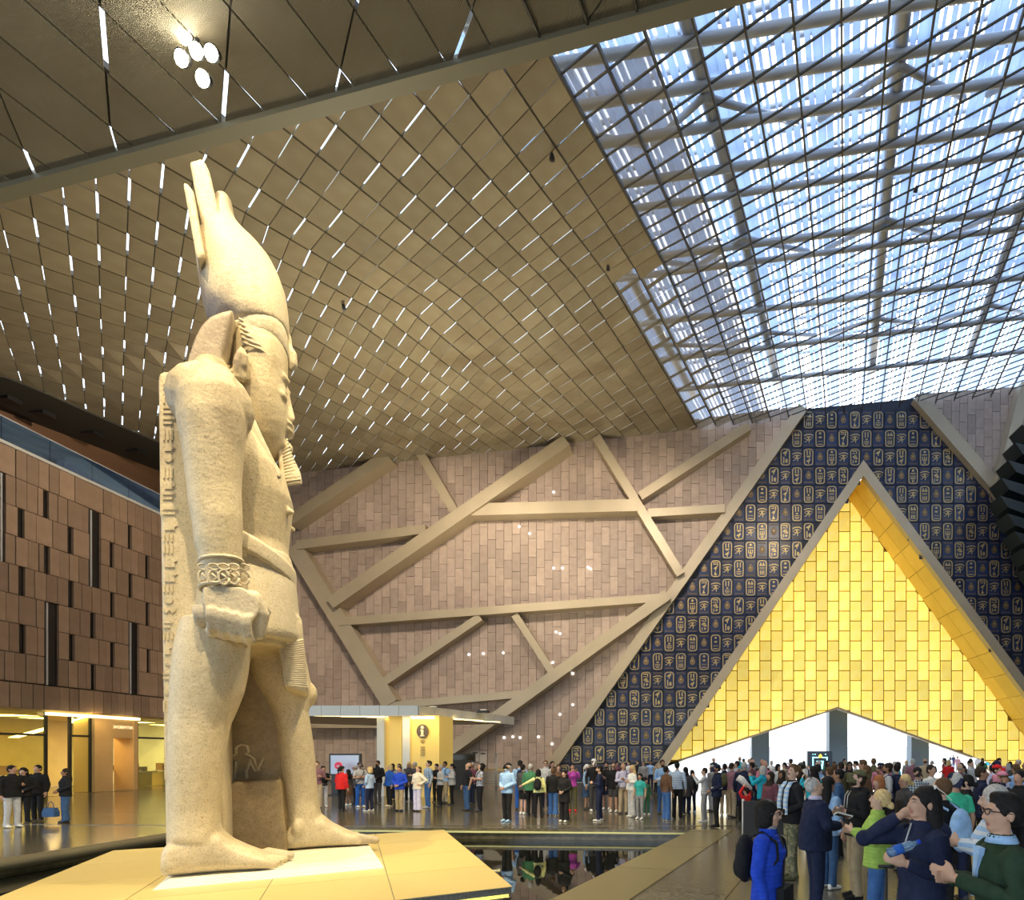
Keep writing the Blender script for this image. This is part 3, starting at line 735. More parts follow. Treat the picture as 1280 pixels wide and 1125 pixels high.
MB().box((-1.0, n0, 2.85), (.05, n1, 4.05)).build('lintel', [M_sand], sd_)
MB().box((-1.6, n0, 0), (-1.5, n1, 2.85)).build('niche_back', [mat('niche_light', (.9, .75, .42), emit=(1, .75, .28), es=.7)], sd_)
MB().box((-1.5, n0+.05, 1.0), (-.9, n1-.05, 1.1)).build('display_shelf', [M_cream], sd_)
MB().box((-1.5, n0+.1, 0), (-1.0, n1-.5, 1.0)).build('display_plinth', [M_cream], sd_)
for k in range(4):
    MB().tube([(-1.2, n0+.3+k*.35, 1.1), (-1.2, n0+.3+k*.35, 1.35)], [.1, .04], 8).build('display_vase', [M_golddim], sd_, True)
def text(body, size, loc, rot, m, parent, name='lettering', ext=.01, al='CENTER'):
    cu = bpy.data.curves.new(name, 'FONT'); cu.body = body; cu.size = size; cu.extrude = ext; cu.align_x = al; cu.materials.append(m)
    tmp = bpy.data.objects.new(name, cu); col.objects.link(tmp)
    dg = bpy.context.evaluated_depsgraph_get(); me = bpy.data.meshes.new_from_object(tmp.evaluated_get(dg)); bpy.data.objects.remove(tmp)
    me.materials.clear(); me.materials.append(m)
    o = link(name, me, parent); o.location = loc; o.rotation_euler = rot; return o
text('ƏVƏRMTIA', .24, (.06, (n0+n1)/2, 3.35), (math.pi/2, 0, math.pi/2), mat('gold_letters', (.95, .8, .45), emit=(1, .85, .5), es=.6), sd_)
# wall shelving with goods at the back of the shops
for k in range(5):
    yy = 20+k*2.6; u_ = empty('shelf_unit', (XL-7.3, yy, 0)); tag(u_, 'tall wooden shelf unit against the cream shop wall', 'shelf', 'shelf units at the back of the shops')
    MB().box((-.3, -1.0, 0), (-.26, 1.0, 3.2)).build('back_board', [M_sand], u_)
    for z_ in (.4, 1.0, 1.6, 2.2, 2.8): MB().box((-.26, -1.0, z_), (.15, 1.0, z_+.05)).build('shelf_board', [M_sand], u_)
    for sy in (-1.0, 1.0): MB().box((-.3, sy-.04, 0), (.15, sy+.04, 3.2)).build('side_board', [M_sand], u_)
    for z_ in (.45, 1.05, 1.65, 2.25):
        for q in range(3): MB().box((-.2, -.8+q*.6, z_), (.05, -.5+q*.6, z_+.2+.08*((k+q) % 3))).build('boxed_goods', [[M_golddim, M_white, M_dark][(k+q+int(z_*2)) % 3]], u_)
# display tables inside
for k, (yy, xx) in enumerate(((23.5, -33), (26, -33.5), (29, -33.5), (35, -33), (37.5, -33.5))):
    t = empty('display_table', (xx, yy, 0)); tag(t, 'lit cream display table inside the shop ' + ['beside the end glass', 'behind the tall window', 'behind the narrow glass', 'beyond the entrance', 'deep past the entrance'][k], 'table', 'shop display tables')
    MB().box((-.5, -.8, .85), (.5, .8, .93)).build('table_top', [M_white], t)
    MB().box((-.35, -.6, 0), (.35, .6, .85)).build('table_base', [M_cream], t)
    MB().box((-.2, -.5, .93), (.2, -.1, 1.4)).build('display_case', [mat('goods_brown', (.35, .2, .08))], t)
    MB().box((-.2, .1, .93), (.2, .45, 1.2)).build('display_box', [M_golddim], t)
for k, yy in enumerate((21, 25, 28.6, 31, 35, 38.5)):
    arealight('shop_ceiling_light', (XL-3.2, yy, 3.9), (XL-3.2, yy, 0), 120, (1, .72, .26), 2.6, 1.2)
arealight('shop_canopy_light', (XL+.1, 30, 4.02), (XL+1.2, 30, 0), 130, (1, .72, .3), .5, 9)
cs = MB(); cs.box((XL-.15, yl(60), 3.86), (XL+.15, yl(172), 4.0)); tag(cs.build('trim_1', [mat('canopy_glow', (1, .9, .6), emit=(1, .86, .5), es=1.6)]), 'glowing strip over the shop entrances', 'trim', kind='structure')
# ------------------------------------------------------------------ information kiosk
YK = 26.0
def kp(px, py, Y=YK): return at(px, py, Y)
kc = kp(512, 1000); kiosk = empty('information_kiosk', (kc.x, YK, 0)); tag(kiosk, 'yellow lit information kiosk with broad pointed metal canopy', 'kiosk')
KO = Vector((kc.x, YK, 0))
M_yel = mat('kiosk_yellow', (.86, .60, .16), rough=.45, emit=(1, .7, .15), es=.12)
M_fascia = mat('brushed_fascia', (.58, .56, .50), rough=.4, metal=.2, rnd=.04)
ztop, zbt = kp(520, 882).z, kp(520, 895).z
can = [kp(378, 890), kp(523, 890), at(642, 897, 34.0), at(470, 897, 36.0), at(365, 890, 33)]
cpoly = [Vector((p.x, p.y, 0))-KO for p in can]
MB().prism([p+Vector((0, 0, zbt+.05)) for p in cpoly], (0, 0, ztop-zbt-.08)).build('canopy', [M_beam], kiosk)
for a, b, n in ((cpoly[0], cpoly[1], 6), (cpoly[1], cpoly[2], 8)):
    d = (b-a)/n; nn = Vector((d.y, -d.x, 0)).normalized()*.04
    for k in range(n):
        MB().prism([a+d*(k+.01)+Vector((0, 0, zbt)), a+d*(k+.99)+Vector((0, 0, zbt)), a+d*(k+.99)+Vector((0, 0, ztop)), a+d*(k+.01)+Vector((0, 0, ztop))], nn).build('fascia_panel', [M_fascia], kiosk)
def kbox(px0, px1, y0, y1, name, m, z0=0, z1=None):
    a, b = kp(px0, 0, y0).x-KO.x, kp(px1, 0, y0).x-KO.x
    return MB().box((a, y0-KO.y, z0), (b, y1-KO.y, z1 or zbt+.05)).build(name, [m], kiosk)
kbox(471, 480, 26.9, 28.2, 'pier_edge', M_white); kbox(480.2, 502, 27.1, 28.2, 'pier', M_yel)
kbox(503, 512, 26.3, 28.0, 'pier_edge', M_white); kbox(512.2, 549, 26.4, 28.0, 'pier', M_yel)
ic = kp(528.5, 914, 26.36)-KO
dd = MB().prism([(ic.x+.27*math.cos(2*math.pi*k/24), ic.y, ic.z+.32*math.sin(2*math.pi*k/24)) for k in range(24)], (0, -.04, 0)).build('sign_disc', [mat('dark_bronze', (.09, .06, .03), rough=.4)], kiosk)
im = MB(); im.prism([(ic.x+.07*math.cos(2*math.pi*k/12), ic.y-.04, ic.z+.17+.08*math.sin(2*math.pi*k/12)) for k in range(12)], (0, -.03, 0))
im.prism([(ic.x+a, ic.y-.04, ic.z+b) for a, b in ((-.1, -.24), (.1, -.24), (.1, -.19), (.055, -.19), (.055, .06), (-.09, .06), (-.09, .02), (-.055, .02), (-.055, -.19), (-.1, -.19))], (0, -.03, 0))
im.build('letter_i', [mat('pale_letter', (.75, .68, .5), rough=.5)], kiosk)
sm = MB(); s0 = kp(528.5, 930, 26.38)-KO
for k in range(3): sm.prism([(s0.x+math.cos(a)*r_, s0.y, s0.z+math.sin(a)*r_) for r_, a in [(.05+.05*k+.02, t) for t in (.8, 1.2, 1.57, 1.94, 2.34)]+[(.05+.05*k, t) for t in (2.34, 1.94, 1.57, 1.2, .8)]], (0, -.02, 0))
for k in range(5): sm.box((s0.x-.1+.01*(k % 2), s0.y-.02, s0.z-.16-.09*k), (s0.x+.1, s0.y, s0.z-.12-.09*k))
tag(sm.build('small_print', [mat('brown_print', (.3, .2, .06))], kiosk), kind='stuff')
kl = MB()
for k in range(4):
    a = Vector((kp(430, 0).x-KO.x+k*.9, .5+k*.5, zbt+.02)); kl.obox(a, (1.4, .4, 0), (-.02, .05, 0), (0, 0, .02))
for k in range(3):
    a = Vector((.9+k*.5, 2.2+k*1.3, zbt+.02)); kl.obox(a, (.5, .55, 0), (-.03, .03, 0), (0, 0, .02))
kl.box((ic.x-.5, .25, zbt-.12), (ic.x+.55, .36, zbt))
kl.build('strip_lights', [mat('kiosk_led', (1, .9, .6), emit=(1, .8, .35), es=2.2)], kiosk)
arealight('kiosk_canopy_light', (KO.x+.3, YK-.35, zbt-.05), (KO.x+.3, YK+.3, 1), 35, (1, .75, .3), 3.2, .3)
arealight('kiosk_side_light', (KO.x-3.0, YK+2, zbt-.05), (KO.x-3.0, YK+2, 0), 90, (1, .75, .35), 3, 2)
# screens, tables and notice boards along the back
def stand(px, py, Y, w_, h_, z0, label, name, m, tilt=0.0):
    p = at(px, py, Y); o = empty(name, (p.x, Y, 0)); tag(o, label, 'screen')
    MB().box((-w_/2, 0, z0), (w_/2, .12, z0+h_)).build('casing', [M_black], o)
    MB().box((-w_/2+.08, -.015, z0+.08), (w_/2-.08, 0, z0+h_-.08)).build('screen', [m], o)
    MB().box((-w_/2+.1, .02, .03), (w_/2-.1, .1, z0)).build('pedestal', [M_black], o)
    MB().box((-w_/2, -.25, 0), (w_/2, .3, .05)).build('foot', [M_black], o); return o
M_scr = mat('pale_screen', (.5, .6, .8), rough=.2, emit=(.6, .72, 1), es=.12)
stand(431, 975, 27.5, 1.5, 1.05, .95, 'wide dark information screen behind the visitors beside the kiosk', 'information_screen', M_scr)
p = at(423, 957, 27.0); rs = empty('round_sign', (p.x, p.y, 0)); tag(rs, 'round red sign on a pole behind the visitor in red', 'sign')
MB().tube([(0, 0, 0), (0, 0, 1.2)], .03, 6).build('pole', [M_black], rs); MB().tube([(0, -.03, p.z), (0, .03, p.z)], .17, 16).build('disc', [mat('sign_red', (.75, .05, .12), emit=(.9, .05, .12), es=.2)], rs)
MB().box((-.05, -.05, p.z-.06), (.07, -.03, p.z+.02)).build('mark', [M_white], rs); MB().tube([(0, 0, 1.2), (0, 0, p.z)], .03, 6).build('pole_top', [M_black], rs)
o = stand(575, 960, 33.0, 1.7, .45, 1.55, 'dark low ticket screen over the pale counter by the slanted beam', 'ticket_screen', mat('off_screen', (.02, .02, .02), rough=.15))
for k, (px, ww) in enumerate(((570, 1.7), (613, 2.0))):
    p = at(px, 985, 34.5); t = empty('counter_table', (p.x, 34.5, 0)); tag(t, ['pale slatted counter under the dark ticket screen', 'pale counter table beside the thin post'][k], 'counter')
    MB().box((-ww/2, -.3, 1.0), (ww/2, .4, 1.08)).build('top', [M_cream], t)
    for q in range(6): MB().box((-ww/2+.05, -.22, .1+q*.145), (ww/2-.05, -.18, .215+q*.145)).build('front_slat', [M_fascia], t)
    for sx in (-1, 1): MB().box((sx*(ww/2-.08)-.04, -.2, 0), (sx*(ww/2-.08)+.04, .3, 1.0)).build('leg', [M_black], t)
p = at(620, 960, 34); o = MB().tube([(0, 0, 0), (0, 0, 2.0)], .05, 8).build('queue_post', [M_truss], None, True); o.location = (p.x, 34, 0); tag(o, 'thin pale metal post at the end of the counter', 'post')
for k, (px, py, ww, hh) in enumerate(((594, 945, .55, .75), (604, 948, .5, .95))):
    p = at(px, py, YW-.12); o = empty('notice_board', p); tag(o, ['small notice sheet with a dark heading on the sandstone wall', 'taller pale notice sheet beside the dark headed one'][k], 'notice')
    MB().box((-ww/2, 0, -hh/2), (ww/2, .04, hh/2)).build('sheet', [mat('notice_pale', (.5, .44, .38))], o)
    MB().box((-ww/2+.08, -.01, hh/2-.2), (ww/2-.1, 0, hh/2-.1)).build('print', [mat('print_dark', (.08, .06, .06))], o)
# digital poster in the doorway
p = at(1025, 950, 42.0); o = empty('digital_poster', (p.x, 42.0, 0)); tag(o, 'dark digital poster with cyan outline graphic in the portal doorway', 'screen')
zt = at(0, 939, 42).z; 
MB().box((-.9, 0, 0), (.9, .35, zt)).build('casing', [mat('poster_dark', (.03, .05, .09), rough=.3)], o)
mc = mat('cyan_line', (.3, .9, 1), emit=(.35, .9, 1), es=1.6); mb = MB()
for a in ((-.55, -.47, zt-1.6, zt-.42), (.47, .55, zt-1.6, zt-.42), (-.55, -.1, zt-.5, zt-.42), (.15, .55, zt-.5, zt-.42)): mb.box((a[0], -.02, a[2]), (a[1], 0, a[3]))
mb.box((-.55, -.02, zt-.25), (-.47, 0, zt-.2)); mb.box((-.4, -.02, zt-.25), (-.3, 0, zt-.2)); mb.box((.35, -.02, zt-.25), (.45, 0, zt-.2))
mb.prism([(-.2, 0, zt-1.3), (.2, 0, zt-1.3), (.26, 0, zt-.7), (-.26, 0, zt-.7)], (0, -.02, 0)); mb.build('outline_graphic', [mc], o)
MB().prism([(-.12, 0, zt-.48), (.16, 0, zt-.48), (.12, 0, zt-.28), (.02, 0, zt-.2), (-.1, 0, zt-.32)], (0, -.03, 0)).build('yellow_mark', [mat('yellow_mark', (1, .8, .1), emit=(1, .8, .1), es=1)], o)
# ------------------------------------------------------------------ voxel helper: union of closed shapes -> one continuous surface
_tmp = bpy.data.scenes.new('shaping')
def fuse(mb, voxel, smooth_it=3, name='fused', factor=.5):
    me = mb.mesh(name+'_src', [])
    o = bpy.data.objects.new('src', me); _tmp.collection.objects.link(o)
    r = o.modifiers.new('r', 'REMESH'); r.mode = 'VOXEL'; r.voxel_size = voxel; r.adaptivity = 0
    if smooth_it:
        s_ = o.modifiers.new('s', 'SMOOTH'); s_.factor = factor; s_.iterations = smooth_it
    with bpy.context.temp_override(scene=_tmp, view_layer=_tmp.view_layers[0]):
        dg = bpy.context.evaluated_depsgraph_get(); dg.update()
    out = bpy.data.meshes.new_from_object(o.evaluated_get(dg)); out.name = name
    bpy.data.objects.remove(o); bpy.data.meshes.remove(me)
    out.polygons.foreach_set('use_smooth', [True]*len(out.polygons)); out.materials.clear()
    return out
# ------------------------------------------------------------------ the colossal statue
A_, B_ = ground(190, 1113), ground(480, 1085)
STH = math.atan2(B_.y-A_.y, B_.x-A_.x); SF = Vector((math.cos(STH), math.sin(STH), 0)); SL = Vector((-SF.y, SF.x, 0))
SO = (A_+B_)/2+SL*1.5
def S(px, py, lat):
    d = Vector(((px-CX)/FPX, 1, (CY-py)/FPX)); dl = d.x*SL.x+d.y*SL.y
    t = (lat+SO.dot(SL))/dl
    p = d*t+Vector((0, 0, CH)); q = p-SO
    return Vector((q.dot(SF), lat, p.z))
statue = empty('colossal_statue', (SO.x, SO.y, 0), STH)
tag(statue, 'colossal standing stone king with tall broken crown and long beard on a pale slab', 'statue')
def stone(name, c, c2, dark, bump=.3, bs=18, dlo=.53, dhi=.66):
    m = mat(name, c, rough=.55, c2=c2, scale=9, detail=8, lo=.3, hi=.7)
    t = m.node_tree; N = t.nodes; L = t.links; b = N['Principled BSDF']
    base = b.inputs['Base Color'].links[0].from_socket
    tc = N.new('ShaderNodeTexCoord')
    n = N.new('ShaderNodeTexNoise'); n.inputs['Scale'].default_value = .42; n.inputs['Detail'].default_value = 5; n.inputs['Distortion'].default_value = .5
    mp = N.new('ShaderNodeMapping'); mp.inputs['Scale'].default_value = (1.2, 1.2, .7); mp.inputs['Location'].default_value = (3.1, 1.7, .6)
    L.new(tc.outputs['Object'], mp.inputs[0]); L.new(mp.outputs[0], n.inputs['Vector'])
    r = N.new('ShaderNodeValToRGB'); r.color_ramp.elements[0].position = dlo; r.color_ramp.elements[1].position = dhi
    r.color_ramp.elements[0].color = (0, 0, 0, 1); r.color_ramp.elements[1].color = (.8, .8, .8, 1); L.new(n.outputs[0], r.inputs[0])
    mx = N.new('ShaderNodeMixRGB'); mx.inputs[2].default_value = (*dark, 1); L.new(r.outputs[0], mx.inputs[0]); L.new(base, mx.inputs[1])
    # fine dark speckle of granite
    n3 = N.new('ShaderNodeTexNoise'); n3.inputs['Scale'].default_value = 45; n3.inputs['Detail'].default_value = 3; L.new(tc.outputs['Object'], n3.inputs['Vector'])
    r3 = N.new('ShaderNodeValToRGB'); r3.color_ramp.elements[0].position = .52; r3.color_ramp.elements[1].position = .72
    r3.color_ramp.elements[0].color = (1, 1, 1, 1); r3.color_ramp.elements[1].color = (.5, .45, .42, 1); L.new(n3.outputs[0], r3.inputs[0])
    m3 = N.new('ShaderNodeMixRGB'); m3.blend_type = 'MULTIPLY'; m3.inputs[0].default_value = .75; L.new(mx.outputs[0], m3.inputs[1]); L.new(r3.outputs[0], m3.inputs[2])
    L.new(m3.outputs[0], b.inputs['Base Color'])
    n2 = N.new('ShaderNodeTexNoise'); n2.inputs['Scale'].default_value = bs; n2.inputs['Detail'].default_value = 6; L.new(tc.outputs['Object'], n2.inputs['Vector'])
    bp_ = N.new('ShaderNodeBump'); bp_.inputs['Strength'].default_value = bump; bp_.inputs['Distance'].default_value = .03
    L.new(n2.outputs[0], bp_.inputs['Height']); L.new(bp_.outputs[0], b.inputs['Normal'])
    return m
M_stone = stone('weathered_granite', (.55, .46, .30), (.65, .55, .37), (.21, .16, .12))
M_stone2 = stone('headdress_granite', (.53, .46, .33), (.61, .53, .39), (.22, .17, .14), bump=.3)
M_crown = stone('crown_granite', (.52, .45, .33), (.58, .50, .37), (.17, .135, .13), dlo=.50, dhi=.58)
M_slabw = mat('pale_limestone', (.80, .76, .62), rough=.5, c2=(.74, .70, .56), scale=3)
def ring(a, b, hw, n=24, e=2.0):
    c = (a+b)/2; h = (b-a)/2; out = []
    for i in range(n):
        t = 2*math.pi*i/n; co, si = math.cos(t), math.sin(t)
        k = 1 if e == 2 else 1
        cx = math.copysign(abs(co)**(2/e), co); sx = math.copysign(abs(si)**(2/e), si)
        out.append(c+h*cx+Vector((0, hw*sx, 0)))
    return out
def slo(mb, rows, lat, n=24, e=2.0):
    """rows: (py, px_back, px_front, half_width[, lat])"""
    rs = []
    for r in rows:
        la = r[4] if len(r) > 4 else lat
        rs.append(ring(S(r[1], r[0], la), S(r[2], r[0], la), r[3], n, e))
    mb.loft(rs)
body = MB()
# torso
slo(body, [(462, 262, 292, .5), (478, 250, 296, .75), (492, 240, 300, 1.2), (510, 234, 305, 1.42), (540, 232, 314, 1.46), (575, 233, 336, 1.42), (605, 236, 358, 1.3),
           (635, 240, 367, 1.16), (660, 245, 364, 1.06), (690, 248, 361, .95), (715, 247, 365, .98), (745, 243, 368, 1.05), (780, 238, 370, 1.1), (815, 236, 362, 1.1)], 0, 28, 2.1)
# shoulders
for sgn in (-1, 1):
    body.capsule(S(256, 508, -.6) if sgn < 0 else Vector((S(256, 508, -.6).x, .6, S(256, 508, -.6).z)), Vector((S(264, 500, -1.45).x, 1.45*sgn, S(264, 500, -1.45).z-.05)), .42, .55, 16)
def arm(sgn):
    rows = [(463, 250, 282, .22), (470, 240, 290, .36), (482, 228, 299, .48), (500, 220, 306, .56), (530, 221, 309, .58), (560, 227, 306, .54), (590, 231, 303, .5), (615, 234, 302, .47), (635, 236, 303, .46),
            (655, 240, 304, .46), (680, 243, 303, .43), (703, 249, 303, .39), (738, 253, 304, .36), (750, 255, 312, .34)]
    rs = []
    for py, a, b, hw in rows:
        A, B = S(a, py, -1.55), S(b, py, -1.55)
        A.y = B.y = 1.55*sgn; rs.append(ring(A, B, hw, 20, 2.3))
    body.loft(rs)
arm(-1); arm(1)
# fists holding short rods: a part of their own so the fingers stay crisp
def fist(sgn):
    def T(px, py, lat):
        v = S(px, py, -abs(lat)); v.y = abs(lat)*sgn; return v
    hb = MB()
    out = [(254, 734), (303, 734), (316, 742), (326, 752), (325, 768), (318, 778), (262, 770), (252, 755)]
    hb.frustum([T(x, y, 1.18) for x, y in out], [T(x*.96+11, y*.97+22, 1.92) for x, y in out])
    for k in range(4):
        x = 263+k*15.0; y = 769+k*3.4
        hb.loft([[T(x+a, y+b, l) for a, l in ((-6.6, 1.95), (6.6, 1.95), (6.6, 1.66), (-6.6, 1.66))] for b in (-10, 0)]+[[T(x+a+2, y+18, l) for a, l in ((-6, 1.88), (6, 1.88), (6, 1.6), (-6, 1.6))], [T(x+a+4, y+24, l) for a, l in ((-5.4, 1.78), (5.4, 1.78), (5.4, 1.5), (-5.4, 1.5))]])
        hb.capsule(T(x+3, y+20, 1.7), T(x+5, y+16, 1.35), .10, .09, 8)
    hb.capsule(T(316, 748, 1.80), T(326, 768, 1.76), .13, .12, 8); hb.capsule(T(326, 768, 1.76), T(325, 794, 1.70), .12, .075, 8)
    hm_ = fuse(hb, .022, 2, 'fist'); hm_.materials.append(M_stone2); fo = link('fist', hm_, statue)
    rd = MB(); rd.tube([T(243, 771, 1.6), T(246, 771, 1.6), T(330, 757, 1.6), T(333, 756, 1.6)], [.13, .17, .17, .13], 14); rd.build('rod', [M_stone2], fo, True)
fist(-1); fist(1)
# legs
slo(body, [(775, 226, 315, .58), (810, 217, 315, .60), (840, 213, 311, .60), (865, 212, 306, .57), (885, 211, 298, .54), (905, 210, 289, .52), (930, 209, 284, .52), (960, 209, 280, .50), (990, 210, 277, .46), (1012, 211, 275, .43),
           (1030, 210, 277, .43), (1048, 208, 282, .45)], -.95, 24, 2.3)
slo(body, [(780, 300, 372, .62), (815, 305, 381, .62), (845, 313, 387, .60), (862, 322, 390, .56), (875, 331, 389, .52), (890, 339, 386, .50), (915, 344, 390, .52), (945, 347, 394, .50), (975, 352, 396, .46), (1003, 355, 399, .42), (1022, 356, 403, .42), (1038, 356, 411, .43)], 1.0, 24, 2.3)
body.ell(S(384, 868, 1.0), (.18, .26, .26), 12, 8)
def foot(lat, heel, toe, tops, w_):
    z0 = .12; h = S(heel, 1080, lat).x if lat < 0 else S(heel, 1050, lat).x; t = S(toe, 1080, lat).x if lat < 0 else S(toe, 1050, lat).x
    rs = []
    for k, (f, zt, ww) in enumerate(tops):
        x = h+(t-h)*f; c = Vector((x, lat, (z0+zt)/2)); r_ = []
        for i in range(20):
            a = 2*math.pi*i/20; co, si = math.cos(a), math.sin(a)
            r_.append(c+Vector((0, ww*math.copysign(abs(co)**.7, co), (zt-z0)/2*math.copysign(abs(si)**.7, si))))
        rs.append(r_)
    body.loft(rs)
    for k in range(5):   # toes
        ly = lat+(-.38+.19*k)*w_; big = (k == 4) if lat < 0 else (k == 0)
        L_ = (t-h); x0 = h+L_*.80; x1 = t-(.02+.05*(abs((4-k) if lat < 0 else k)))*1.0
        rr_ = .10 if big else .072
        body.capsule((x0, ly, z0+rr_+.07), (max(x1, x0+.1), ly, z0+rr_*.95), rr_, rr_*.9, 8)
foot(-.95, 206, 362, [(0, .55, .36), (.06, .68, .42), (.25, .82, .43), (.42, .80, .42), (.52, .62, .43), (.65, .48, .46), (.78, .36, .48), (.82, .24, .46)], 1.0)
foot(1.0, 354, 468, [(0, .4, .34), (.06, .62, .42), (.25, .82, .43), (.42, .76, .42), (.52, .60, .43), (.65, .46, .46), (.78, .34, .48), (.82, .24, .46)], 1.0)
body.ell(S(372, 1035, .58), (.10, .1, .16), 10, 6); body.ell(S(247, 1032, -1.30), (.10, .07, .12), 10, 6)
# neck and head with face
slo(body, [(480, 275, 312, .5), (520, 280, 322, .5), (560, 292, 334, .46), (590, 292, 336, .5)], 0, 20)
slo(body, [(576, 322, 346, .20), (568, 314, 351, .34), (556, 305, 356, .48), (542, 299, 359.5, .58), (525, 295, 360.5, .66), (508, 292, 359.5, .72), (492, 290, 358.5, .75), (474, 288, 360, .77), (455, 286, 360.5, .77), (432, 286, 358, .75), (410, 288, 352, .66), (396, 294, 340, .5)], 0, 32, 2.4)
body.loft([[S(358, 486, .09), S(358, 486, -.09), S(360.5, 487, -.06), S(360.5, 487, .06)], [S(357, 505, .13), S(357, 505, -.13), S(365, 508, -.07), S(365, 508, .07)],
           [S(356, 522, .2), S(356, 522, -.2), S(369, 524, -.11), S(369, 524, .11)], [S(356, 528, .17), S(356, 528, -.17), S(365, 529, -.08), S(365, 529, .08)]])
body.ell(S(361, 535, 0), (.10, .26, .055), 12, 6); body.ell(S(360.5, 542, 0), (.095, .22, .06), 12, 6); body.ell(S(354, 560, 0), (.16, .2, .14), 10, 6)
for sgn in (-1, 1):
    def H(px, py, lat): v = S(px, py, -lat); v.y = lat*sgn; return v
    body.ell(H(351.5, 497, .36), (.10, .19, .085), 12, 8)                                   # eyeball
    body.tube([H(336, 497, .60), H(345, 490, .50), H(353, 488, .38), H(358, 492, .24)], [.035, .055, .06, .035], 8)   # upper lid
    body.tube([H(336, 497, .60), H(345, 502, .51), H(353, 504, .38), H(358, 501, .24)], [.025, .03, .035, .025], 8)
    body.tube([H(326, 484, .66), H(340, 472, .56), H(352, 470, .40), H(360, 478, .16)], [.035, .07, .075, .05], 8)   # brow
    body.ell(H(302, 456, .84), (.11, .09, .30), 12, 8); body.tube([H(298, 474, .88), H(295, 452, .95), H(300, 440, .95), H(306, 444, .93), H(305, 459, .92)], .055, 8)
    body.ell(H(303, 470, .80), (.07, .07, .1), 8, 6)
    body.ell(H(364, 640, .48), (.05, .06, .06), 8, 6)                                     # nipple
bm_ = fuse(body, .032, 2, 'body'); bm_.materials.append(M_stone); link('body', bm_, statue)
# back pillar
bp1, bp2 = S(197, 460, -.75), S(207, 1062, -.75); fz = bp1.x+.7
pil = MB(); poly = [(bp2.x, -.75, .12), (bp1.x, -.75, bp1.z-.12), (bp1.x+.06, -.75, bp1.z), (bp1.x+.42, -.75, bp1.z+.02), (fz, -.75, bp1.z-.5), (fz+.15, -.75, .12)]
pil.prism(poly, (0, 1.5, 0)); pm = fuse(pil, .05, 1, 'back_pillar'); pm.materials.append(M_stone); pillar = link('back_pillar', pm, statue)
gl = MB(); rr = random.Random(4)
py = 478
while py < 900:
    x0, x1 = 204, 219
    if 620 < py: x1 = 222
    if py > 760: x1 = 216
    ty = rr.choice('bbvwdcs'); h = rr.uniform(9, 15); y_ = -.765
    def g(px, q): v = S(px, q, -.75); return (v.x, -.752, v.z)
    def bar(a, b, c, d): gl.prism([g(a, b), g(c, b), g(c, d), g(a, d)], (0, -.016, 0))
    if ty == 'b': bar(x0, py, x1, py+3); bar(x0, py+6, x1-3, py+9)
    elif ty == 'v': [bar(x0+k*5, py, x0+k*5+2.2, py+h) for k in range(3)]
    elif ty == 'w': [gl.prism([g(x0+k*4, py+(4 if k % 2 else 0)), g(x0+k*4+4, py+(0 if k % 2 else 4)), g(x0+k*4+4, py+(3 if k % 2 else 7)), g(x0+k*4, py+(7 if k % 2 else 3))], (0, -.016, 0)) for k in range(4)]
    elif ty == 'd': gl.prism([g(211+5.5*math.cos(t*.785), py+5+5*math.sin(t*.785)) for t in range(8)], (0, -.016, 0))
    elif ty == 'c': bar(x0, py, x0+2.5, py+h); bar(x1-2.5, py, x1, py+h); bar(x0, py, x1, py+2.4)
    else: gl.prism([g(x0+2, py+h), g(x0+4, py+2), g(x0+9, py), g(x1, py+5), g(x1-4, py+7), g(x1-3, py+h)], (0, -.016, 0))
    py += h+4
tag(gl.build('carved_glyphs', [M_stone], pillar), kind='stuff')
# stone screen between the legs with a carved figure
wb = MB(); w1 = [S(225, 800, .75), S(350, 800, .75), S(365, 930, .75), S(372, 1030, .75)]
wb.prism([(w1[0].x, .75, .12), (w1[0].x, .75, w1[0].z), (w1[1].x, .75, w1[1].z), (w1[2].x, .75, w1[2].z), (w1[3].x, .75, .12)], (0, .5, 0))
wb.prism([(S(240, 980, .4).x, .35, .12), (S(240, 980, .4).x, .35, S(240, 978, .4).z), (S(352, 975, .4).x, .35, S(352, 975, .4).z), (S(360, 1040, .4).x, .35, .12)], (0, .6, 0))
wm = fuse(wb, .05, 2, 'leg_screen'); wm.materials.append(stone('shaded_screen_granite', (.25, .18, .09), (.33, .25, .14), (.14, .10, .06))); ls = link('leg_screen', wm, statue)  # brownish stone, its colour darkened further for the shade between the legs
rl = MB()
def rc_(pts): rl.tube([S(180+x/3.947, 840+y/3.947, .74) for x, y in pts], .028, 6)
rc_([(455, 405), (455, 370), (480, 355), (510, 365), (515, 395), (500, 405), (520, 410), (545, 430), (560, 485), (590, 420)]); rc_([(455, 405), (425, 415), (420, 470), (430, 540)])
rc_([(455, 440), (450, 490), (440, 545)]); rc_([(525, 440), (505, 490), (510, 555)]); rc_([(520, 430), (548, 490), (575, 480)])
rl.build('carved_figure', [M_stone], ls, True)
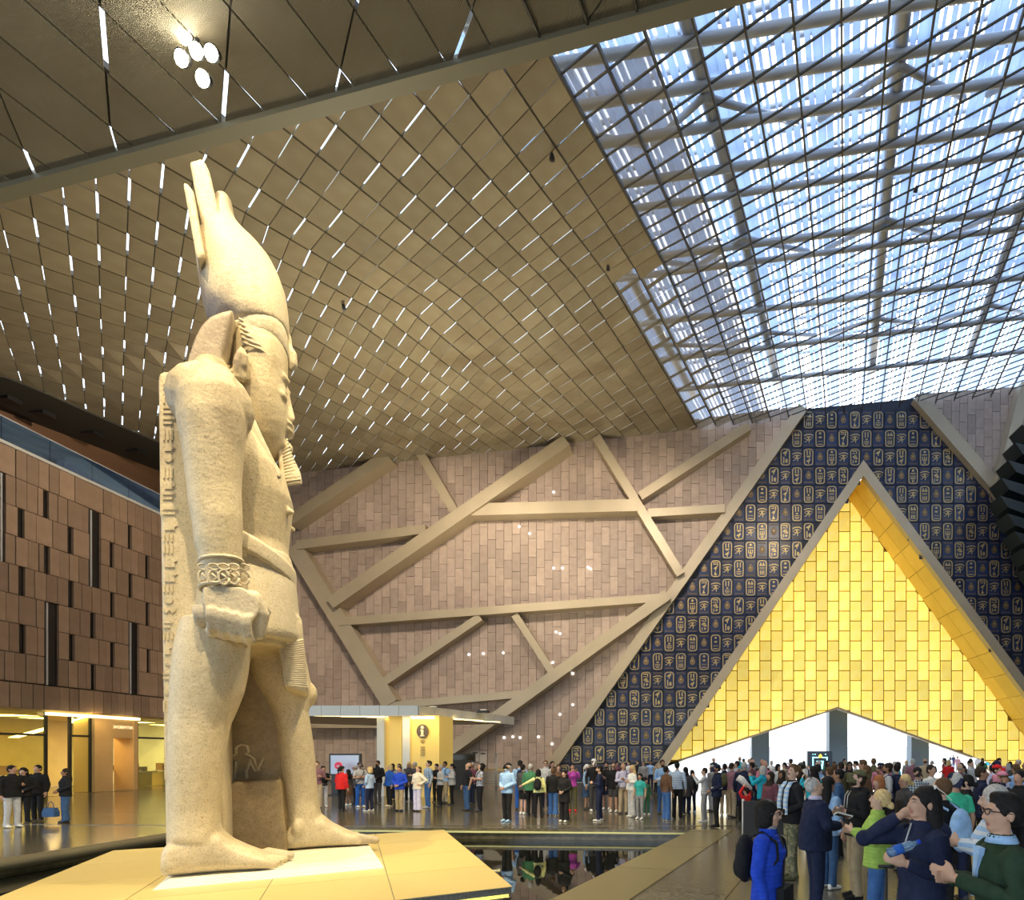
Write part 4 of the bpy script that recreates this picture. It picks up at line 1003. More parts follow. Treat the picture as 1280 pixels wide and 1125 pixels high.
# kilt with pleats and the projecting apron
kt = MB()
slo(kt, [(700, 247, 364, 1.0), (715, 245, 368, 1.03), (745, 240, 372, 1.12), (775, 234, 375, 1.2), (800, 228, 377, 1.27), (808, 228, 372, 1.27)], 0, 32, 2.1)
def kpr(pts, l0, l1): kt.prism([S(px, py, l0) for px, py in pts], (0, l1-l0, 0))
kpr([(338, 780), (377, 770), (386, 862), (384, 866), (355, 858), (350, 820)], -.45, .85)
km = fuse(kt, .045, 2, 'kilt')
M_kilt = stone('kilt_granite', (.55, .48, .34), (.61, .53, .39), (.24, .18, .14), dlo=.66, dhi=.76)
km.materials.append(M_kilt); kilt = link('kilt', km, statue)
pl = MB()
for k in range(22):
    a, b = S(351+k*.35, 806+k*2.4, -.46), S(379+k*.25, 800+k*2.8, -.46); pl.tube([a, b], .022, 5)
tag(pl.build('apron_pleats', [M_kilt], kilt, True), kind='stuff')
pl = MB()
for k in range(14):
    x = 262+k*3.4; pl.tube([S(x, 800, -1.27), S(x+1, 810, -1.27)], .03, 5)
tag(pl.build('hem_pleats', [M_kilt], kilt, True), kind='stuff')
bt = MB(); rs = []; rings_ = []
for i in range(37):
    t = 2*math.pi*i/36; f = (1-math.cos(t))/2
    c = (S(247, 668, 0)+S(369, 728, 0))/2; h = (S(369, 728, 0)-S(247, 668, 0))/2
    rs.append(c+h*1.0*math.cos(t)+Vector((0, 1.12*math.sin(t), 0)))
for dz, k_ in ((-.15, .97), (-.15, 1.02), (-.09, 1.03), (.09, 1.03), (.15, 1.02), (.15, .97)): rings_.append([Vector((c.x+(p.x-c.x)*k_, p.y*k_, p.z+dz)) for p in rs[:-1]])
bt.loft(rings_, cap=False)
bt.build('belt', [M_stone2], kilt, True)
# bracelet with its oval cartouches
br = empty('bracelet'); br.parent = statue
for z_py, r_ in ((704, .030), (736, .028)):
    a, b = S(250, z_py, -1.55), S(304, z_py, -1.55); bb = MB(); bb.tube(ring(a, b, .40, 28, 2.3)+[ring(a, b, .40, 28, 2.3)[0]], r_, 6); bb.build('band', [M_stone2], br, True)
for k in range(5):
    px = 255+k*12.5; t_ = (px-277)/27; la = -1.55-.40*math.sqrt(max(0, 1-t_*t_*.8)); v = S(px, 709, la); pts = [v+Vector((.066*math.cos(q*.5236), -.015, .045*math.sin(q*.5236))) for q in range(13)]
    o = MB(); o.tube(pts, .014, 6); o.build('oval', [M_stone2], br, True)
    o = MB(); v = S(px, 722, la); o.tube([v+Vector((.062*math.cos(q*.5236), -.01, .11*math.sin(q*.5236))) for q in range(13)], .018, 6); o.tube([v+Vector((-.03, -.01, .05)), v+Vector((.04, -.01, 0)), v+Vector((-.03, -.01, -.06))], .018, 5); o.build('cartouche', [M_stone2], br, True)
# nemes headcloth
nm = MB()
wing = [(231, 465), (236, 445), (243, 424), (252, 407), (263, 396), (278, 390), (293, 387), (289, 405), (284, 428), (278, 453), (256, 459)]
wl = [S(x, y, -.95) for x, y in wing]
def wing_at(lat, k):
    c = sum(wl, Vector())/len(wl); return [Vector((c.x+(p.x-c.x)*k, lat, c.z+(p.z-c.z)*k)) for p in wl]
nm.loft([wing_at(l_, k_) for l_, k_ in ((-1.02, .86), (-.95, 1.0), (-.5, 1.02), (0, 1.03), (.5, 1.02), (.95, 1.0), (1.02, .86))])
slo(nm, [(454, 312, 362, .62), (443, 292, 362, .76), (430, 289, 361, .785), (414, 290, 355, .74), (402, 294, 345, .62)], 0, 28, 2.4)
for sgn in (-1, 1):
    def H(px, py, lat): v = S(px, py, -lat); v.y = lat*sgn; return v
    # lappet that falls from the wing over the chest
    nm.loft([[H(262, 456, .55), H(279, 450, .45), H(279, 450, 1.0), H(262, 456, 1.02)], [H(283, 492, .45), H(302, 487, .40), H(302, 487, .98), H(283, 492, 1.06)],
             [H(312, 550, .42), H(329, 547, .38), H(329, 547, .90), H(312, 550, 1.02)], [H(334, 600, .38), H(353, 597, .36), H(353, 597, .78), H(334, 600, .92)]])
nmm = fuse(nm, .04, 2, 'nemes_headcloth'); nmm.materials.append(M_stone2); nem = link('nemes_headcloth', nmm, statue)
st_ = MB()
for k in range(7):
    f = k/6.0; st_.tube([S(297+f*6, 392+f*36, -.70-.12*f), S(318+f*8, 404+f*33, -.66-.12*f), S(338+f*6, 424+f*26, -.52-.1*f), S(352+f*3, 446+f*16, -.36)], .022, 5)
tag(st_.build('headcloth_stripes', [M_stone2], nem, True), kind='stuff')
# beard
bd = MB(); bd.loft([[S(346, 556, .14), S(346, 556, -.14), S(356, 545, -.14), S(356, 545, .14)], [S(348, 575, .18), S(348, 575, -.18), S(364, 566, -.18), S(364, 566, .18)], [S(352, 600, .24), S(352, 600, -.24), S(376, 592, -.24), S(376, 592, .24)], [S(356, 608, .23), S(356, 608, -.23), S(378, 606, -.23), S(378, 606, .23)]])
bdm = fuse(bd, .03, 2, 'beard'); bdm.materials.append(M_stone2); be = link('beard', bdm, statue)
bs_ = MB()
for k in range(13):
    f = k/12; bs_.tube([S(352+f*5, 556+f*46, -.15-.09*f), S(359+f*16, 549+f*50, -.15-.09*f), S(359+f*16, 549+f*50, .15+.09*f)], .016, 5)
tag(bs_.build('beard_ribs', [M_stone2], be, True), kind='stuff')
# double crown
cr = MB()
slo(cr, [(428, 285, 361.5, .80), (414, 268, 362, .84), (398, 259, 361, .85), (378, 253, 358, .83), (358, 250, 351, .80), (340, 247, 342, .77), (322, 245, 328, .70), (308, 245, 314, .62), (296, 256, 303, .54), (284, 262, 296, .46), (272, 266, 293, .42), (260, 267, 291, .36), (253, 268, 286, .26), (248, 271, 280, .12)], 0, 32, 2.3)
cm = fuse(cr, .045, 2, 'crown'); cm.materials.append(M_crown); crown = link('crown', cm, statue)
def blk(pts, l0, l1, name):
    b = MB(); b.prism([S(px, py, l0) for px, py in pts], (0, l1-l0, 0)); m_ = fuse(b, .035, 1, name); m_.materials.append(M_stone2); link(name, m_, crown)
blk([(236.5, 199), (243, 200), (250, 196.5), (257, 203), (262, 214), (268, 240), (276, 275), (284, 312), (262, 316), (250, 270), (243, 235)], -.55, -.02, 'broken_crown_upright')
blk([(228.5, 227), (234, 228), (242, 238), (248, 275), (256, 318), (246, 326), (238, 280)], -.72, -.3, 'broken_crown_fragment')
cx_ = MB(); cx_.tube([S(357, 430, 0), S(363, 442, 0), S(364, 456, 0), S(361, 464, 0)], [.07, .11, .1, .05], 8); cx_.tube([S(352, 412, 0), S(358, 420, 0), S(360, 432, 0)], [.06, .08, .07], 8)
cxm = fuse(cx_, .03, 1, 'uraeus'); cxm.materials.append(M_stone2); link('uraeus', cxm, crown)
# plinth slab
a, b = S(190, 1113, -1.5), S(480, 1085, -1.5); x0, x1 = a.x, b.x
sl_ = MB(); sl_.frustum([(x0, -1.5, 0), (x1, -1.5, 0), (x1, 1.75, 0), (x0, 1.75, 0)], [(x0+.16, -1.42, .12), (x1-.06, -1.42, .12), (x1-.06, 1.7, .12), (x0+.16, 1.7, .12)])
sl_.build('plinth_slab', [M_slabw], statue)
# museum spotlights on the statue, plus added fill lamps (fixtures hang from the roof)
WARM = (1, .80, .46)
hd = SO+Vector((0, 0, 6))
def fixture(loc, target, watts, color, size, label):
    e = empty('hall_spotlight', loc); tag(e, label, 'spotlight', 'spotlights under the roof'); loc = (loc[0], loc[1], ceil(loc[0], loc[1])-.22); e.location = loc; e.scale = (.5, .5, .5); d = (Vector(target)-Vector(loc)).normalized()
    MB().tube([-d*.25, d*.12], [.10, .17], 12).build('housing', [M_black], e, True)
    MB().tube([(0, 0, .1), (0, 0, .4)], .03, 6).build('stem', [M_black], e)
    spot('spot_beam', Vector(loc)+d*.2, target, watts, color, size, .5, .12)
# statue lamps, then added fill lamps for walls and visitors
ST = lambda z, dx=0: (SO.x+dx, SO.y, z)
spot('cluster_beam', lc+Vector((.1, -.1, -.3)), ST(3.5), 3600, WARM, 75, .6, .25)
fixture((-3.2, 2.2, 13.5), ST(5.5), 8500, WARM, 46, 'black roof spotlight over the pool aimed at the statue face')
fixture((1.8, 7.0, 17.0), ST(7.5), 7000, WARM, 44, 'black roof spotlight above the granite band aimed at the statue chest')
fixture((-8.5, 3.0, 13.0), ST(2.0), 7000, WARM, 50, 'black roof spotlight above the shop side of the pool')
fixture((-1.0, 12.0, 18.0), ST(0, 1.0), 5000, (1, .8, .35), 45, 'black roof spotlight above the far pool edge aimed at the platform')
WALLW = (1, .84, .66)  # colour of the wall washers, lamps added to brighten the walls
fixture((-14, 24, 18.0), (-16, 40, 8), 4400, WALLW, 100, 'added black fill spotlight washing the sandstone wall behind the statue')
fixture((-3, 24, 19.5), (-5, 40, 8), 4800, WALLW, 100, 'added black fill spotlight washing the sandstone wall beside the portal')
fixture((9, 22, 20.5), (8, 40, 12), 1800, WALLW, 100, 'added black fill spotlight washing the cartouche wall')
fixture((-18, 26, 17.5), (-30.5, 30, 9), 2600, WALLW, 95, 'added black fill spotlight washing the brown building front')
fixture((4, 9, 17.5), (5, 8, 0), 1700, (1, .93, .85), 95, 'added black fill spotlight above the dense crowd')  # this lamp and the next are added to brighten the visitors
fixture((-4, 18, 18), (-4, 20, 0), 1900, (1, .9, .75), 100, 'added black fill spotlight above the visitors by the pool')
# fill lamps added on the kiosk canopy to brighten the roof
def fill_uplight(loc, target, watts, color, label):
    e = empty('fill_uplight', loc); tag(e, label, 'fill_uplight', 'added fill lamps on the ledges'); 
    MB().box((-.25, -.25, 0), (.25, .25, .12)).build('housing', [M_black], e); MB().tube([(0, 0, .12), (0, 0, .16)], .18, 12).build('lens', [mat('fill_uplight_lens', (1, .9, .7), emit=(1, .88, .6), es=.3)], e, True)
    spot('fill_uplight_beam', Vector(loc)+Vector((0, 0, .2)), target, watts, color, 150, .6, .3)
UPC = (1, .88, .58)
fill_uplight((kc.x, YK+2.5, ztop), (-12, 24, 22), 5200, UPC, 'added black fill lamp on top of the kiosk canopy')
fill_uplight((kc.x+1.8, YK+4.5, ztop), (2, 30, 24), 2200, UPC, 'added black fill lamp on the pointed end of the kiosk canopy')
# ------------------------------------------------------------------ people
def rot_head(p, yaw, pitch):
    piv = Vector((0, 0, 1.5)); return piv+Matrix.Rotation(yaw, 3, 'Z') @ Matrix.Rotation(-pitch, 3, 'Y') @ (Vector(p)-piv)
POSES = {
 'down': dict(L=((-.02, .25, 1.14), (.05, .26, .90)), R=((-.02, -.25, 1.14), (.05, -.26, .90))),
 'clasp': dict(L=((-.03, .26, 1.16), (.19, .055, 1.02)), R=((-.03, -.26, 1.16), (.19, -.055, 1.02))),
 'fold': dict(L=((.04, .27, 1.15), (.20, -.06, 1.20)), R=((.04, -.27, 1.15), (.21, .06, 1.16))),
 'photo': dict(L=((.19, .23, 1.27), (.34, .085, 1.47)), R=((.19, -.23, 1.27), (.34, -.085, 1.47))),
 'hold': dict(L=((-.02, .25, 1.16), (.20, .13, 1.20)), R=((-.02, -.25, 1.14), (.05, -.26, .90))),
 'hip': dict(L=((-.06, .41, 1.20), (.06, .20, 1.05)), R=((-.02, -.25, 1.14), (.16, -.12, 1.12))),
 'out': dict(L=((.04, .42, 1.28), (.14, .64, 1.18)), R=((-.02, -.25, 1.14), (.05, -.26, .90))),
 'up': dict(L=((.06, .30, 1.60), (.05, .10, 1.80)), R=((.06, -.28, 1.58), (.08, -.06, 1.80))),
 'neck': dict(L=((-.02, .24, 1.16), (.20, .10, 1.24)), R=((.26, -.33, 1.36), (.10, -.115, 1.54))),
 'clap': dict(L=((.02, .27, 1.18), (.27, .05, 1.26)), R=((.02, -.27, 1.18), (.27, -.055, 1.24))),
 'walk': dict(L=((.06, .25, 1.15), (.18, .24, .94)), R=((-.10, -.25, 1.15), (-.10, -.26, .90)), legs=((.24, .04), (-.26, .05))),
 'point': dict(L=((.10, .25, 1.22), (.30, .16, 1.30)), R=((.06, -.26, 1.18), (.27, -.10, 1.16))),
}
def hand(mb, wr, d, n, side, curl, m=0):
    d = d.normalized(); n = (n-d*n.dot(d)).normalized(); ac = d.cross(n)
    R3 = Matrix((d, ac, n)).transposed()
    mb.ell(wr+d*.05, (.058, .043, .02), 10, 6, m, R3); mb.capsule(wr-d*.02, wr+d*.02, .027, .03, 8, m)
    for k, ln in enumerate((.066, .076, .071, .056)):
        p = wr+d*.092+ac*(.031-.0205*k)*side; a = 0.0
        for q in range(3):
            a += curl*(.5 if q == 0 else .9); dr = d*math.cos(a)+n*math.sin(a); e = p+dr*ln*(.42, .32, .26)[q]
            mb.capsule(p, e, .0098-.0008*q, .0093-.0008*q, 7, m); p = e
    p = wr+d*.028+ac*.036*side
    for q in range(2):
        dr = (d*(.75+.3*q)+ac*side*(.75-.45*q)+n*(.25+.3*curl)).normalized(); e = p+dr*.036; mb.capsule(p, e, .0125-.001*q, .0105-.001*q, 7, m); p = e
PCACHE = {}
def person_mesh(pose, lower, sleeve, top, build, hy, hp, voxel):
    key = (pose, lower, sleeve, top, build, round(hy, 2), round(hp, 2), voxel)
    if key in PCACHE: return PCACHE[key]
    P = POSES[pose]; mb = MB(); f = build == 'f'; hv = build == 'h'
    sw = .165 if f else .195; hw_ = .178 if f else .168
    th = {'tee': 0, 'shirt': .006, 'jacket': .024, 'puffer': .04, 'coat': .026}[top]+(.02 if hv else 0); bel = .05 if hv else 0
    def er(z, rx, ry, cx=0.0): return [Vector((cx+rx*math.cos(2*math.pi*i/20), ry*math.sin(2*math.pi*i/20), z)) for i in range(20)]
    # hips (bottoms), then torso (top)
    mb.loft([er(.80, .09, .13), er(.85, .118+bel*.5, hw_-.01), er(.93, .125+bel*.6, hw_), er(1.02, .115+bel*.7, hw_-.014), er(1.06, .11, hw_-.02)], 2)
    hem = .66 if top == 'coat' else (.86 if top in ('jacket', 'puffer') else .92)
    tz = [(hem, .130+th+bel*.6, hw_+.006+th), (1.0, .118+th+bel, hw_-.010+th), (1.09, .112+th+bel, hw_-.018+th), (1.2, .116+th+bel*.5, hw_-.002+th*.9), (1.31, .122+th*.8+(.012 if f else 0), sw-.008+th*.8), (1.39, .108+th*.6, sw+.002+th*.6), (1.44, .085+th*.4, sw-.035+th*.3), (1.475, .062+th*.2, .085), (1.495, .053, .062)]
    mb.loft([er(z, a, b, .012 if 1.15 < z < 1.35 and f else 0) for z, a, b in tz], 1)
    if top in ('jacket', 'puffer', 'coat'): mb.loft([er(1.46, .082, .092), er(1.50, .078, .084), er(1.515, .072, .078)], 1)
    # legs
    an = P.get('legs', ((.02, .0), (-.03, .0)))
    for sg, (ax, lift) in zip((1, -1), an):
        hp_ = Vector((0, .088*sg, .90)); kn = Vector((ax*.5+.025, .098*sg, .49)); ak = Vector((ax, .105*sg, .09+lift*.5))
        if lower in ('trousers', 'wide', 'slim'):
            k = {'trousers': (.096, .073, .062, .066), 'wide': (.10, .082, .088, .105), 'slim': (.092, .062, .048, .044)}[lower]
            mb.tube([hp_+Vector((0, 0, .02)), hp_*.7+kn*.3, kn, kn*.5+ak*.5, ak-Vector((0, 0, .035))], [k[0], k[0]*.92, k[1], k[2], k[3]], 12, 2)
        elif lower == 'shorts':
            mb.tube([hp_+Vector((0, 0, .02)), hp_*.6+kn*.4, hp_*.1+kn*.9+Vector((0, 0, .02))], [.10, .098, .092], 12, 2)
            mb.tube([hp_*.4+kn*.6, kn, kn*.6+ak*.4, kn*.2+ak*.8, ak], [.066, .052, .052, .038, .034], 10, 0)
        else:
            mb.tube([hp_, kn, kn*.6+ak*.4, kn*.2+ak*.8, ak], [.075, .050, .050, .037, .034], 10, 0)
        mb.loft([[Vector((ak.x+x, ak.y+y*w2, z+lift*.3)) for y, z in ((-1, .008), (-.9, h), (0, h+.012), (.9, h), (1, .008))] for x, w2, h in ((-.075, .030, .07), (-.05, .038, .085), (.02, .041, .088), (.09, .045, .055), (.15, .042, .045), (.185, .026, .032))], 3)
    if lower == 'skirt': mb.loft([er(1.0, .12, hw_), er(.85, .15, hw_+.03), er(.62, .18, .215), er(.50, .19, .225)], 2)
    if lower == 'dress': mb.loft([er(1.0, .12, hw_), er(.85, .15, hw_+.025), er(.5, .18, .21), er(.16, .20, .235)], 2)
    # arms
    for sg, kx in ((1, 'L'), (-1, 'R')):
        sh = Vector((0, (sw-.01)*sg, 1.405)); el, wr = Vector(P[kx][0]), Vector(P[kx][1])
        if f: el.y *= .93; wr.y *= .93
        t2 = th*.55; d = (wr-el).normalized()
        if sleeve == 'long':
            mb.tube([sh+Vector((0, -.03*sg, .01)), sh, sh*.55+el*.45, el, el*.5+wr*.5, wr-d*.015], [.058+t2, .066+t2, .055+t2, .049+t2, .043+t2, .036+t2*.8], 12, 1)
            mb.ell(el, (.05+t2,)*3, 10, 6, 1)
        else:
            mb.tube([sh+Vector((0, -.03*sg, .01)), sh, sh*.4+el*.6, sh*.3+el*.7], [.058, .066, .062, .06], 12, 1)
            mb.tube([sh*.5+el*.5, el, el*.6+wr*.4, wr], [.046, .041, .041, .028], 10, 0)
        curl = .25 if pose in ('down', 'walk') else (.12 if pose == 'clap' else .55)
        inward = Vector((0, -sg, 0)) if abs(d.y) < .8 else Vector((-1, 0, 0))
        if pose in ('clap',): inward = Vector((.0, -sg, .15))
        hand(mb, wr, d, inward, -1 if kx == 'L' else 1, curl, 0)
    # neck and head
    H = lambda p: rot_head(p, hy, hp)
    mb.tube([(0, 0, 1.43), (.002, 0, 1.50), H((.012, 0, 1.57))], [.062, .054, .054], 12, 0)
    RM = Matrix.Rotation(hy, 3, 'Z') @ Matrix.Rotation(-hp, 3, 'Y')
    E = lambda c, r, m=0, nu=14, nv=10: mb.ell(H(c), r, nu, nv, m, RM)
    E((-.008, 0, 1.662), (.096, .077, .092)); E((.028, 0, 1.612), (.072, .062, .088)); E((.066, 0, 1.548), (.026, .032, .024)); E((.03, 0, 1.56), (.055, .056, .035))
    E((.083, .026, 1.653), (.018, .026, .012)); E((.083, -.026, 1.653), (.018, .026, .012)); E((.066, .038, 1.612), (.024, .020, .02)); E((.066, -.038, 1.612), (.024, .020, .02))
    mb.tube([H((.092, 0, 1.652)), H((.108, 0, 1.63)), H((.115, 0, 1.606)), H((.106, 0, 1.595))], [.008, .010, .0135, .010], 8, 0)
    E((.1, .012, 1.60), (.012, .009, .008)); E((.1, -.012, 1.60), (.012, .009, .008))
    E((.088, 0, 1.576), (.010, .022, .0055), 4, 10, 6); E((.086, 0, 1.567), (.010, .020, .0065), 4, 10, 6)
    for sg in (1, -1): E((-.004, .079*sg, 1.625), (.021, .010, .034), 0, 10, 6)
    bv = BVHTree.FromPolygons([Vector(v) for v in mb.v], mb.f); src = mb.m
    me = fuse(mb, voxel, 2, 'person', .45)
    ids = []
    for p in me.polygons:
        h = bv.find_nearest(p.center); ids.append(src[h[2]] if h[2] is not None else 0)
    for _ in range(5): me.materials.append(M_white)
    me.polygons.foreach_set('material_index', ids); PCACHE[key] = me
    return me
# head wear and hair, modelled about the neck pivot
HC = {}
def hair_mesh(style):
    if style in HC: return HC[style]
    z = -1.5; mb = MB(); sub = False
    cap = lambda dx=0.0, k=1.0, dz=0.0: mb.ell((-.018+dx, 0, 1.672+z+dz), (.099*k, .086*k, .098*k), 16, 10)
    if style == 'short': cap(); mb.ell((-.05, 0, 1.63+z), (.062, .078, .075), 12, 8)
    elif style == 'bald': mb.ell((-.045, 0, 1.615+z), (.062, .081, .045), 12, 8)
    elif style == 'crop': cap(-.004, .975, -.004); mb.ell((-.05, 0, 1.63+z), (.058, .075, .06), 12, 8)
    elif style == 'quiff': cap(.0, 1.02); mb.ell((.035, 0, 1.735+z), (.05, .06, .035), 12, 8); mb.ell((-.05, 0, 1.63+z), (.062, .080, .07), 12, 8)
    elif style in ('long', 'longf'):
        cap(.0, 1.05); mb.loft([[Vector((cx+rx*math.cos(2*math.pi*i/16), ry*math.sin(2*math.pi*i/16), zz+z)) for i in range(16)] for zz, cx, rx, ry in ((1.70, -.03, .09, .088), (1.62, -.05, .08, .098), (1.54, -.06, .075, .11), (1.44, -.085, .07, .125), (1.34, -.095, .055, .12), (1.27, -.10, .03, .09))])
    elif style == 'bob':
        cap(.0, 1.08); mb.loft([[Vector((cx+rx*math.cos(2*math.pi*i/16), ry*math.sin(2*math.pi*i/16), zz+z)) for i in range(16)] for zz, cx, rx, ry in ((1.70, -.015, .10, .094), (1.62, -.025, .098, .103), (1.55, -.03, .09, .105), (1.51, -.035, .075, .095))])
    elif style == 'bun': cap(.0, 1.03); mb.ell((-.05, 0, 1.63+z), (.062, .080, .07), 12, 8); mb.ell((-.125, 0, 1.60+z), (.045, .05, .042), 12, 8); mb.ell((-.145, .025, 1.585+z), (.03, .03, .028), 8, 6)
    elif style == 'hijab':
        mb.ell((-.02, 0, 1.655+z), (.108, .098, .118), 16, 10); mb.loft([[Vector((cx+rx*math.cos(2*math.pi*i/16), ry*math.sin(2*math.pi*i/16), zz+z)) for i in range(16)] for zz, cx, rx, ry in ((1.64, -.02, .10, .098), (1.54, .0, .09, .095), (1.47, .0, .10, .13), (1.40, .0, .125, .18))])
    me = fuse(mb, .012, 2, 'hair'); me.materials.append(M_white); HC[style] = me; return me
def cap_mesh():
    if 'cap' in HC: return HC['cap']
    z = -1.5; mb = MB(); rs = []
    for t in range(7):
        a = t/6*math.pi/2; rs.append([Vector((-.012+.106*math.cos(a)*math.cos(2*math.pi*i/20)+.0, .092*math.cos(a)*math.sin(2*math.pi*i/20), 1.685+z+.088*math.sin(a))) for i in range(20)] if t < 6 else [Vector((-.012+.004*math.cos(2*math.pi*i/20), .004*math.sin(2*math.pi*i/20), 1.775+z)) for i in range(20)])
    mb.loft(rs); br = []
    mb.loft([[Vector((.075+x, y*w2, 1.69+z-.35*x*x*3-abs(y)*.12+dz)) for y, dz in ((-1, 0), (-.5, .004), (0, .006), (.5, .004), (1, 0), (1, -.006), (0, -.002), (-1, -.006))] for x, w2 in ((-.03, .085), (.02, .08), (.06, .066), (.095, .035))])
    me = mb.mesh('cap', [M_white], True); HC['cap'] = me; return me
def beanie_mesh():
    if 'beanie' in HC: return HC['beanie']
    mb = MB(); mb.ell((-.016, 0, .185), (.105, .092, .098), 16, 10); me = mb.mesh('beanie', [M_white], True); HC['beanie'] = me; return me
def beard_mesh():
    if 'beard' in HC: return HC['beard']
    mb = MB(); mb.ell((.05, 0, .055), (.055, .064, .035), 14, 8); mb.ell((.07, 0, .038), (.035, .036, .028), 12, 8); mb.ell((.098, 0, .0865), (.014, .03, .007), 10, 6)
    me = fuse(mb, .008, 1, 'beard'); me.materials.append(M_white); HC['beard'] = me; return me
def glasses_mesh(dark=False):
    k = 'glD' if dark else 'gl'
    if k in HC: return HC[k]
    mb = MB()
    for sg in (1, -1):
        c = Vector((.112, .033*sg, .145)); pts = [c+Vector((0, .026*math.cos(q*.628), .019*math.sin(q*.628))) for q in range(11)]
        mb.tube(pts, .0028, 5)
        if dark: mb.prism([tuple(c+Vector((0, .024*math.cos(q*.628), .018*math.sin(q*.628)))) for q in range(10)], (.003, 0, 0))
        mb.tube([c+Vector((0, .026*sg, .004)), (.06, .08*sg, .148), (-.01, .088*sg, .142)], .0026, 5)
    mb.tube([(.112, .008, .148), (.112, -.008, .148)], .003, 5)
    me = mb.mesh('glasses', [M_white]); HC[k] = me; return me
def eyes_mesh(part):
    if part in HC: return HC[part]
    mb = MB()
    if part == 'eye': mb.ell((0, 0, 0), (.010, .013, .0055), 10, 6); mb.ell((.0062, 0, 0), (.005, .0062, .0056), 8, 6, 1)
    else: mb.tube([(0, -.02, -.002), (.004, 0, .004), (0, .02, -.003)], [.003, .0045, .003], 6)
    me = mb.mesh(part, [mat('eye_white', (.45, .40, .37), rough=.3), mat('iris', (.03, .018, .01), rough=.2)] if part == 'eye' else [M_white], True); HC[part] = me; return me
def pack_mesh():
    if 'pack' in HC: return HC['pack']
    mb = MB(); mb.ell((-.22, 0, 1.22), (.09, .145, .23), 14, 10); mb.ell((-.28, 0, 1.14), (.05, .11, .11), 12, 8)
    for sg in (1, -1): mb.tube([(-.15, .09*sg, 1.42), (-.02, .12*sg, 1.485), (.12, .11*sg, 1.40), (.135, .12*sg, 1.25), (.0, .185*sg, 1.10), (-.14, .13*sg, 1.05)], .018, 6)
    me = fuse(mb, .014, 2, 'backpack'); me.materials.append(M_white); HC['pack'] = me; return me
def strap_mesh():
    if 'strap' in HC: return HC['strap']
    mb = MB(); mb.tube([(-.10, .12, 1.46), (0, .12, 1.488), (.12, .09, 1.40), (.155, .0, 1.22), (.12, -.12, 1.05), (.05, -.19, .98)], .013, 6); mb.ell((.03, -.235, .92), (.11, .045, .085), 12, 8)
    me = mb.mesh('shoulder_bag', [M_white], True); HC['strap'] = me; return me
PAL = dict(black=(.013, .013, .015), navy=(.012, .018, .05), blue=(.02, .10, .42), royal=(.015, .06, .50), sky=(.30, .48, .75), denim=(.045, .10, .22), jeans=(.05, .13, .34), white=(.72, .72, .70), grey=(.28, .28, .29), lgrey=(.50, .51, .53),
           dgrey=(.06, .06, .065), red=(.62, .02, .02), burgundy=(.16, .06, .08), mauve=(.26, .13, .16), green=(.05, .18, .09), lime=(.33, .50, .10), teal=(.04, .40, .38), turq=(.02, .38, .52), khaki=(.33, .26, .16), tan=(.45, .36, .24), brown=(.13, .07, .04),
           olive=(.10, .10, .05), yellow=(.75, .75, .33), magenta=(.45, .07, .42), pink=(.65, .25, .35), lavender=(.52, .50, .66), dkgreen=(.018, .04, .022), camo=(.13, .13, .08), cream=(.68, .62, .50), jadegreen=(.05, .45, .28), orange=(.6, .2, .03), plaid=(.06, .16, .36), stripe=(.35, .5, .75))
SKIN = [(.55, .33, .23), (.48, .27, .18), (.34, .18, .11), (.60, .38, .28), (.22, .11, .07)]
HAIRC = dict(black=(.010, .009, .009), dark=(.025, .017, .012), brown=(.09, .05, .025), blonde=(.50, .36, .17), grey=(.35, .34, .33), white=(.65, .63, .6), red=(.30, .11, .04))
